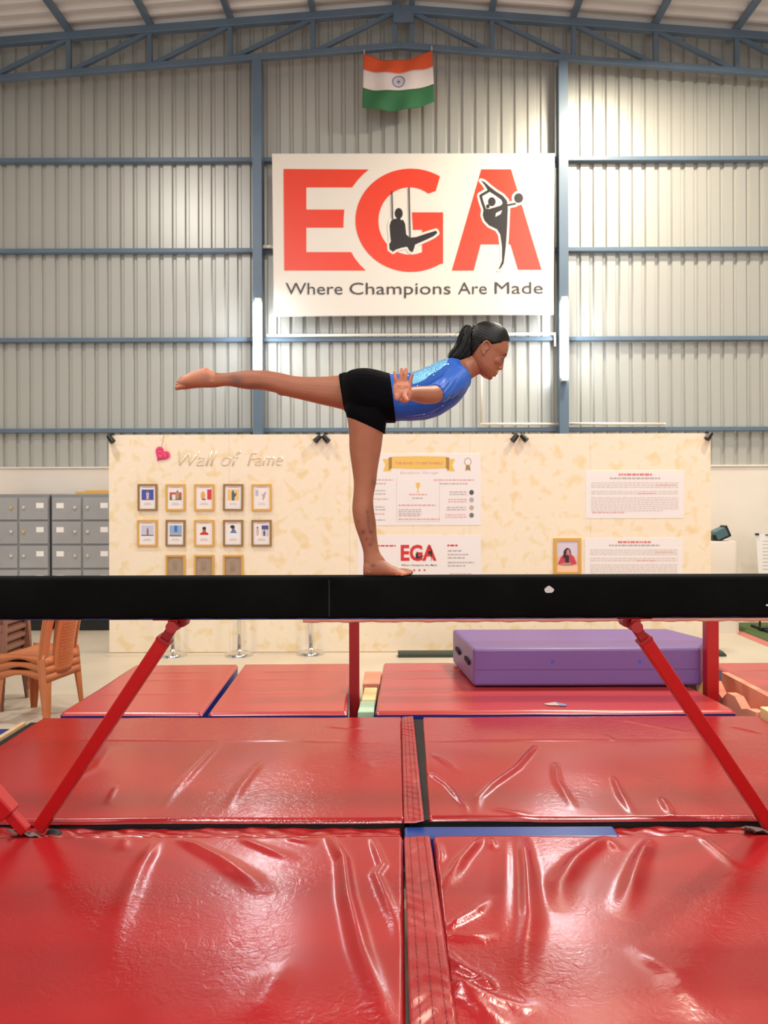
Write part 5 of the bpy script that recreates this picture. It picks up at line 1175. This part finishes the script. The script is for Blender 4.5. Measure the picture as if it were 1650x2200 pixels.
# sequinned back panel: the part of the leotard over the upper back, a touch proud of it
bm = bmesh.new(); bm.from_mesh(lme); bm.verts.ensure_lookup_table(); off = root_loc(gy)
poly_ = [(886, 826), (882, 800), (905, 790), (925, 780), (948, 770), (966, 770), (962, 782), (948, 794), (930, 804), (915, 816), (900, 824)]
def inpoly(x, y):
    c = False; j = len(poly_)-1
    for i in range(len(poly_)):
        xi, yi = poly_[i]; xj, yj = poly_[j]
        if (yi > y) != (yj > y) and x < (xj-xi)*(y-yi)/(yj-yi)+xi: c = not c
        j = i
    return c
keep = set(i for i in range(nl) if lc[i, 1] > 2.90 and inpoly(lx[i], ly_[i]+(0 if lc[i, 1] < LAT else 0)) or (lc[i, 1] >= LAT and lc[i, 1] < 3.14 and 884 < lx[i] < 962 and ly_[i] < 812-.2*(lx[i]-884)))
bmesh.ops.delete(bm, geom=[v for v in bm.verts if v.index not in keep], context='VERTS')
for v in bm.verts: v.co += v.normal*.0012
pm = bpy.data.meshes.new('sequin_panel'); bm.to_mesh(pm); bm.free()
pm.materials.clear()
seq = bpy.data.materials.new('sequin_cloth'); seq.use_nodes = True; nt = seq.node_tree; b_ = nt.nodes['Principled BSDF']; b_.inputs['Roughness'].default_value = .25; b_.inputs['Metallic'].default_value = .35; b_.inputs['Base Color'].default_value = rgb((74, 170, 226))
vo = nt.nodes.new('ShaderNodeTexVoronoi'); vo.inputs['Scale'].default_value = 240; tcn = nt.nodes.new('ShaderNodeTexCoord'); nt.links.new(tcn.outputs['Object'], vo.inputs['Vector'])
bu = nt.nodes.new('ShaderNodeBump'); bu.inputs['Strength'].default_value = .8; bu.inputs['Distance'].default_value = .002; nt.links.new(vo.outputs['Distance'], bu.inputs['Height']); nt.links.new(bu.outputs['Normal'], b_.inputs['Normal'])
rp = nt.nodes.new('ShaderNodeValToRGB'); rp.color_ramp.elements[0].color = rgb((64, 150, 222)); rp.color_ramp.elements[1].color = rgb((150, 220, 240)); nt.links.new(vo.outputs['Color'], rp.inputs['Fac']); nt.links.new(rp.outputs['Color'], b_.inputs['Base Color'])
link('sequin_panel', pm, seq, leot, smooth=True, world=False)
lb = BVHTree.FromPolygons([Vector(c) for c in lc.tolist()], [tuple(p.vertices) for p in lme.polygons])
M['sequin'] = mat('sequin', (246, 255, 250), .3, 0)
for px, py, r in ((923.5, 786, .0032), (957, 784, .0038), (963, 783, .0038), (922.5, 805, .0034), (914, 795, .0024), (877, 808, .0024), (936, 800, .0022), (932, 806, .0024), (911, 809, .002), (897, 829, .0024), (951, 871, .0022), (911, 889.5, .0018)):
    o_ = Vector((0, 0, H)); d = (P(px, py, 3)-o_).normalized(); h = lb.ray_cast(o_, d)
    if h[0] is None: h = lb.find_nearest(P(px, py, 3.0))
    p = h[0]; obj('sequin', MB().cyl(p+h[1]*.001, p+h[1]*.0028, r, r*.8, 10), M['sequin'], leot)
# pale printed swoosh along the belly side
M['swoosh'] = mat('silver_print', (150, 130, 190), .3, .3)
for pts in ([(872, 894), (890, 893), (910, 890), (930, 884), (950, 872)], [(880, 898), (900, 897), (918, 893), (934, 887)]):
    w3 = []
    for a_, b2_ in pts:
        o_ = Vector((0, 0, H)); h = lb.ray_cast(o_, (P(a_, b2_, 3)-o_).normalized())
        if h[0] is not None: w3.append(h[0]+h[1]*.0004)
    if len(w3) > 2: obj('print_line', MB().tube(w3, [.0006]+[.0016]*(len(w3)-2)+[.0006], 6), M['swoosh'], leot)
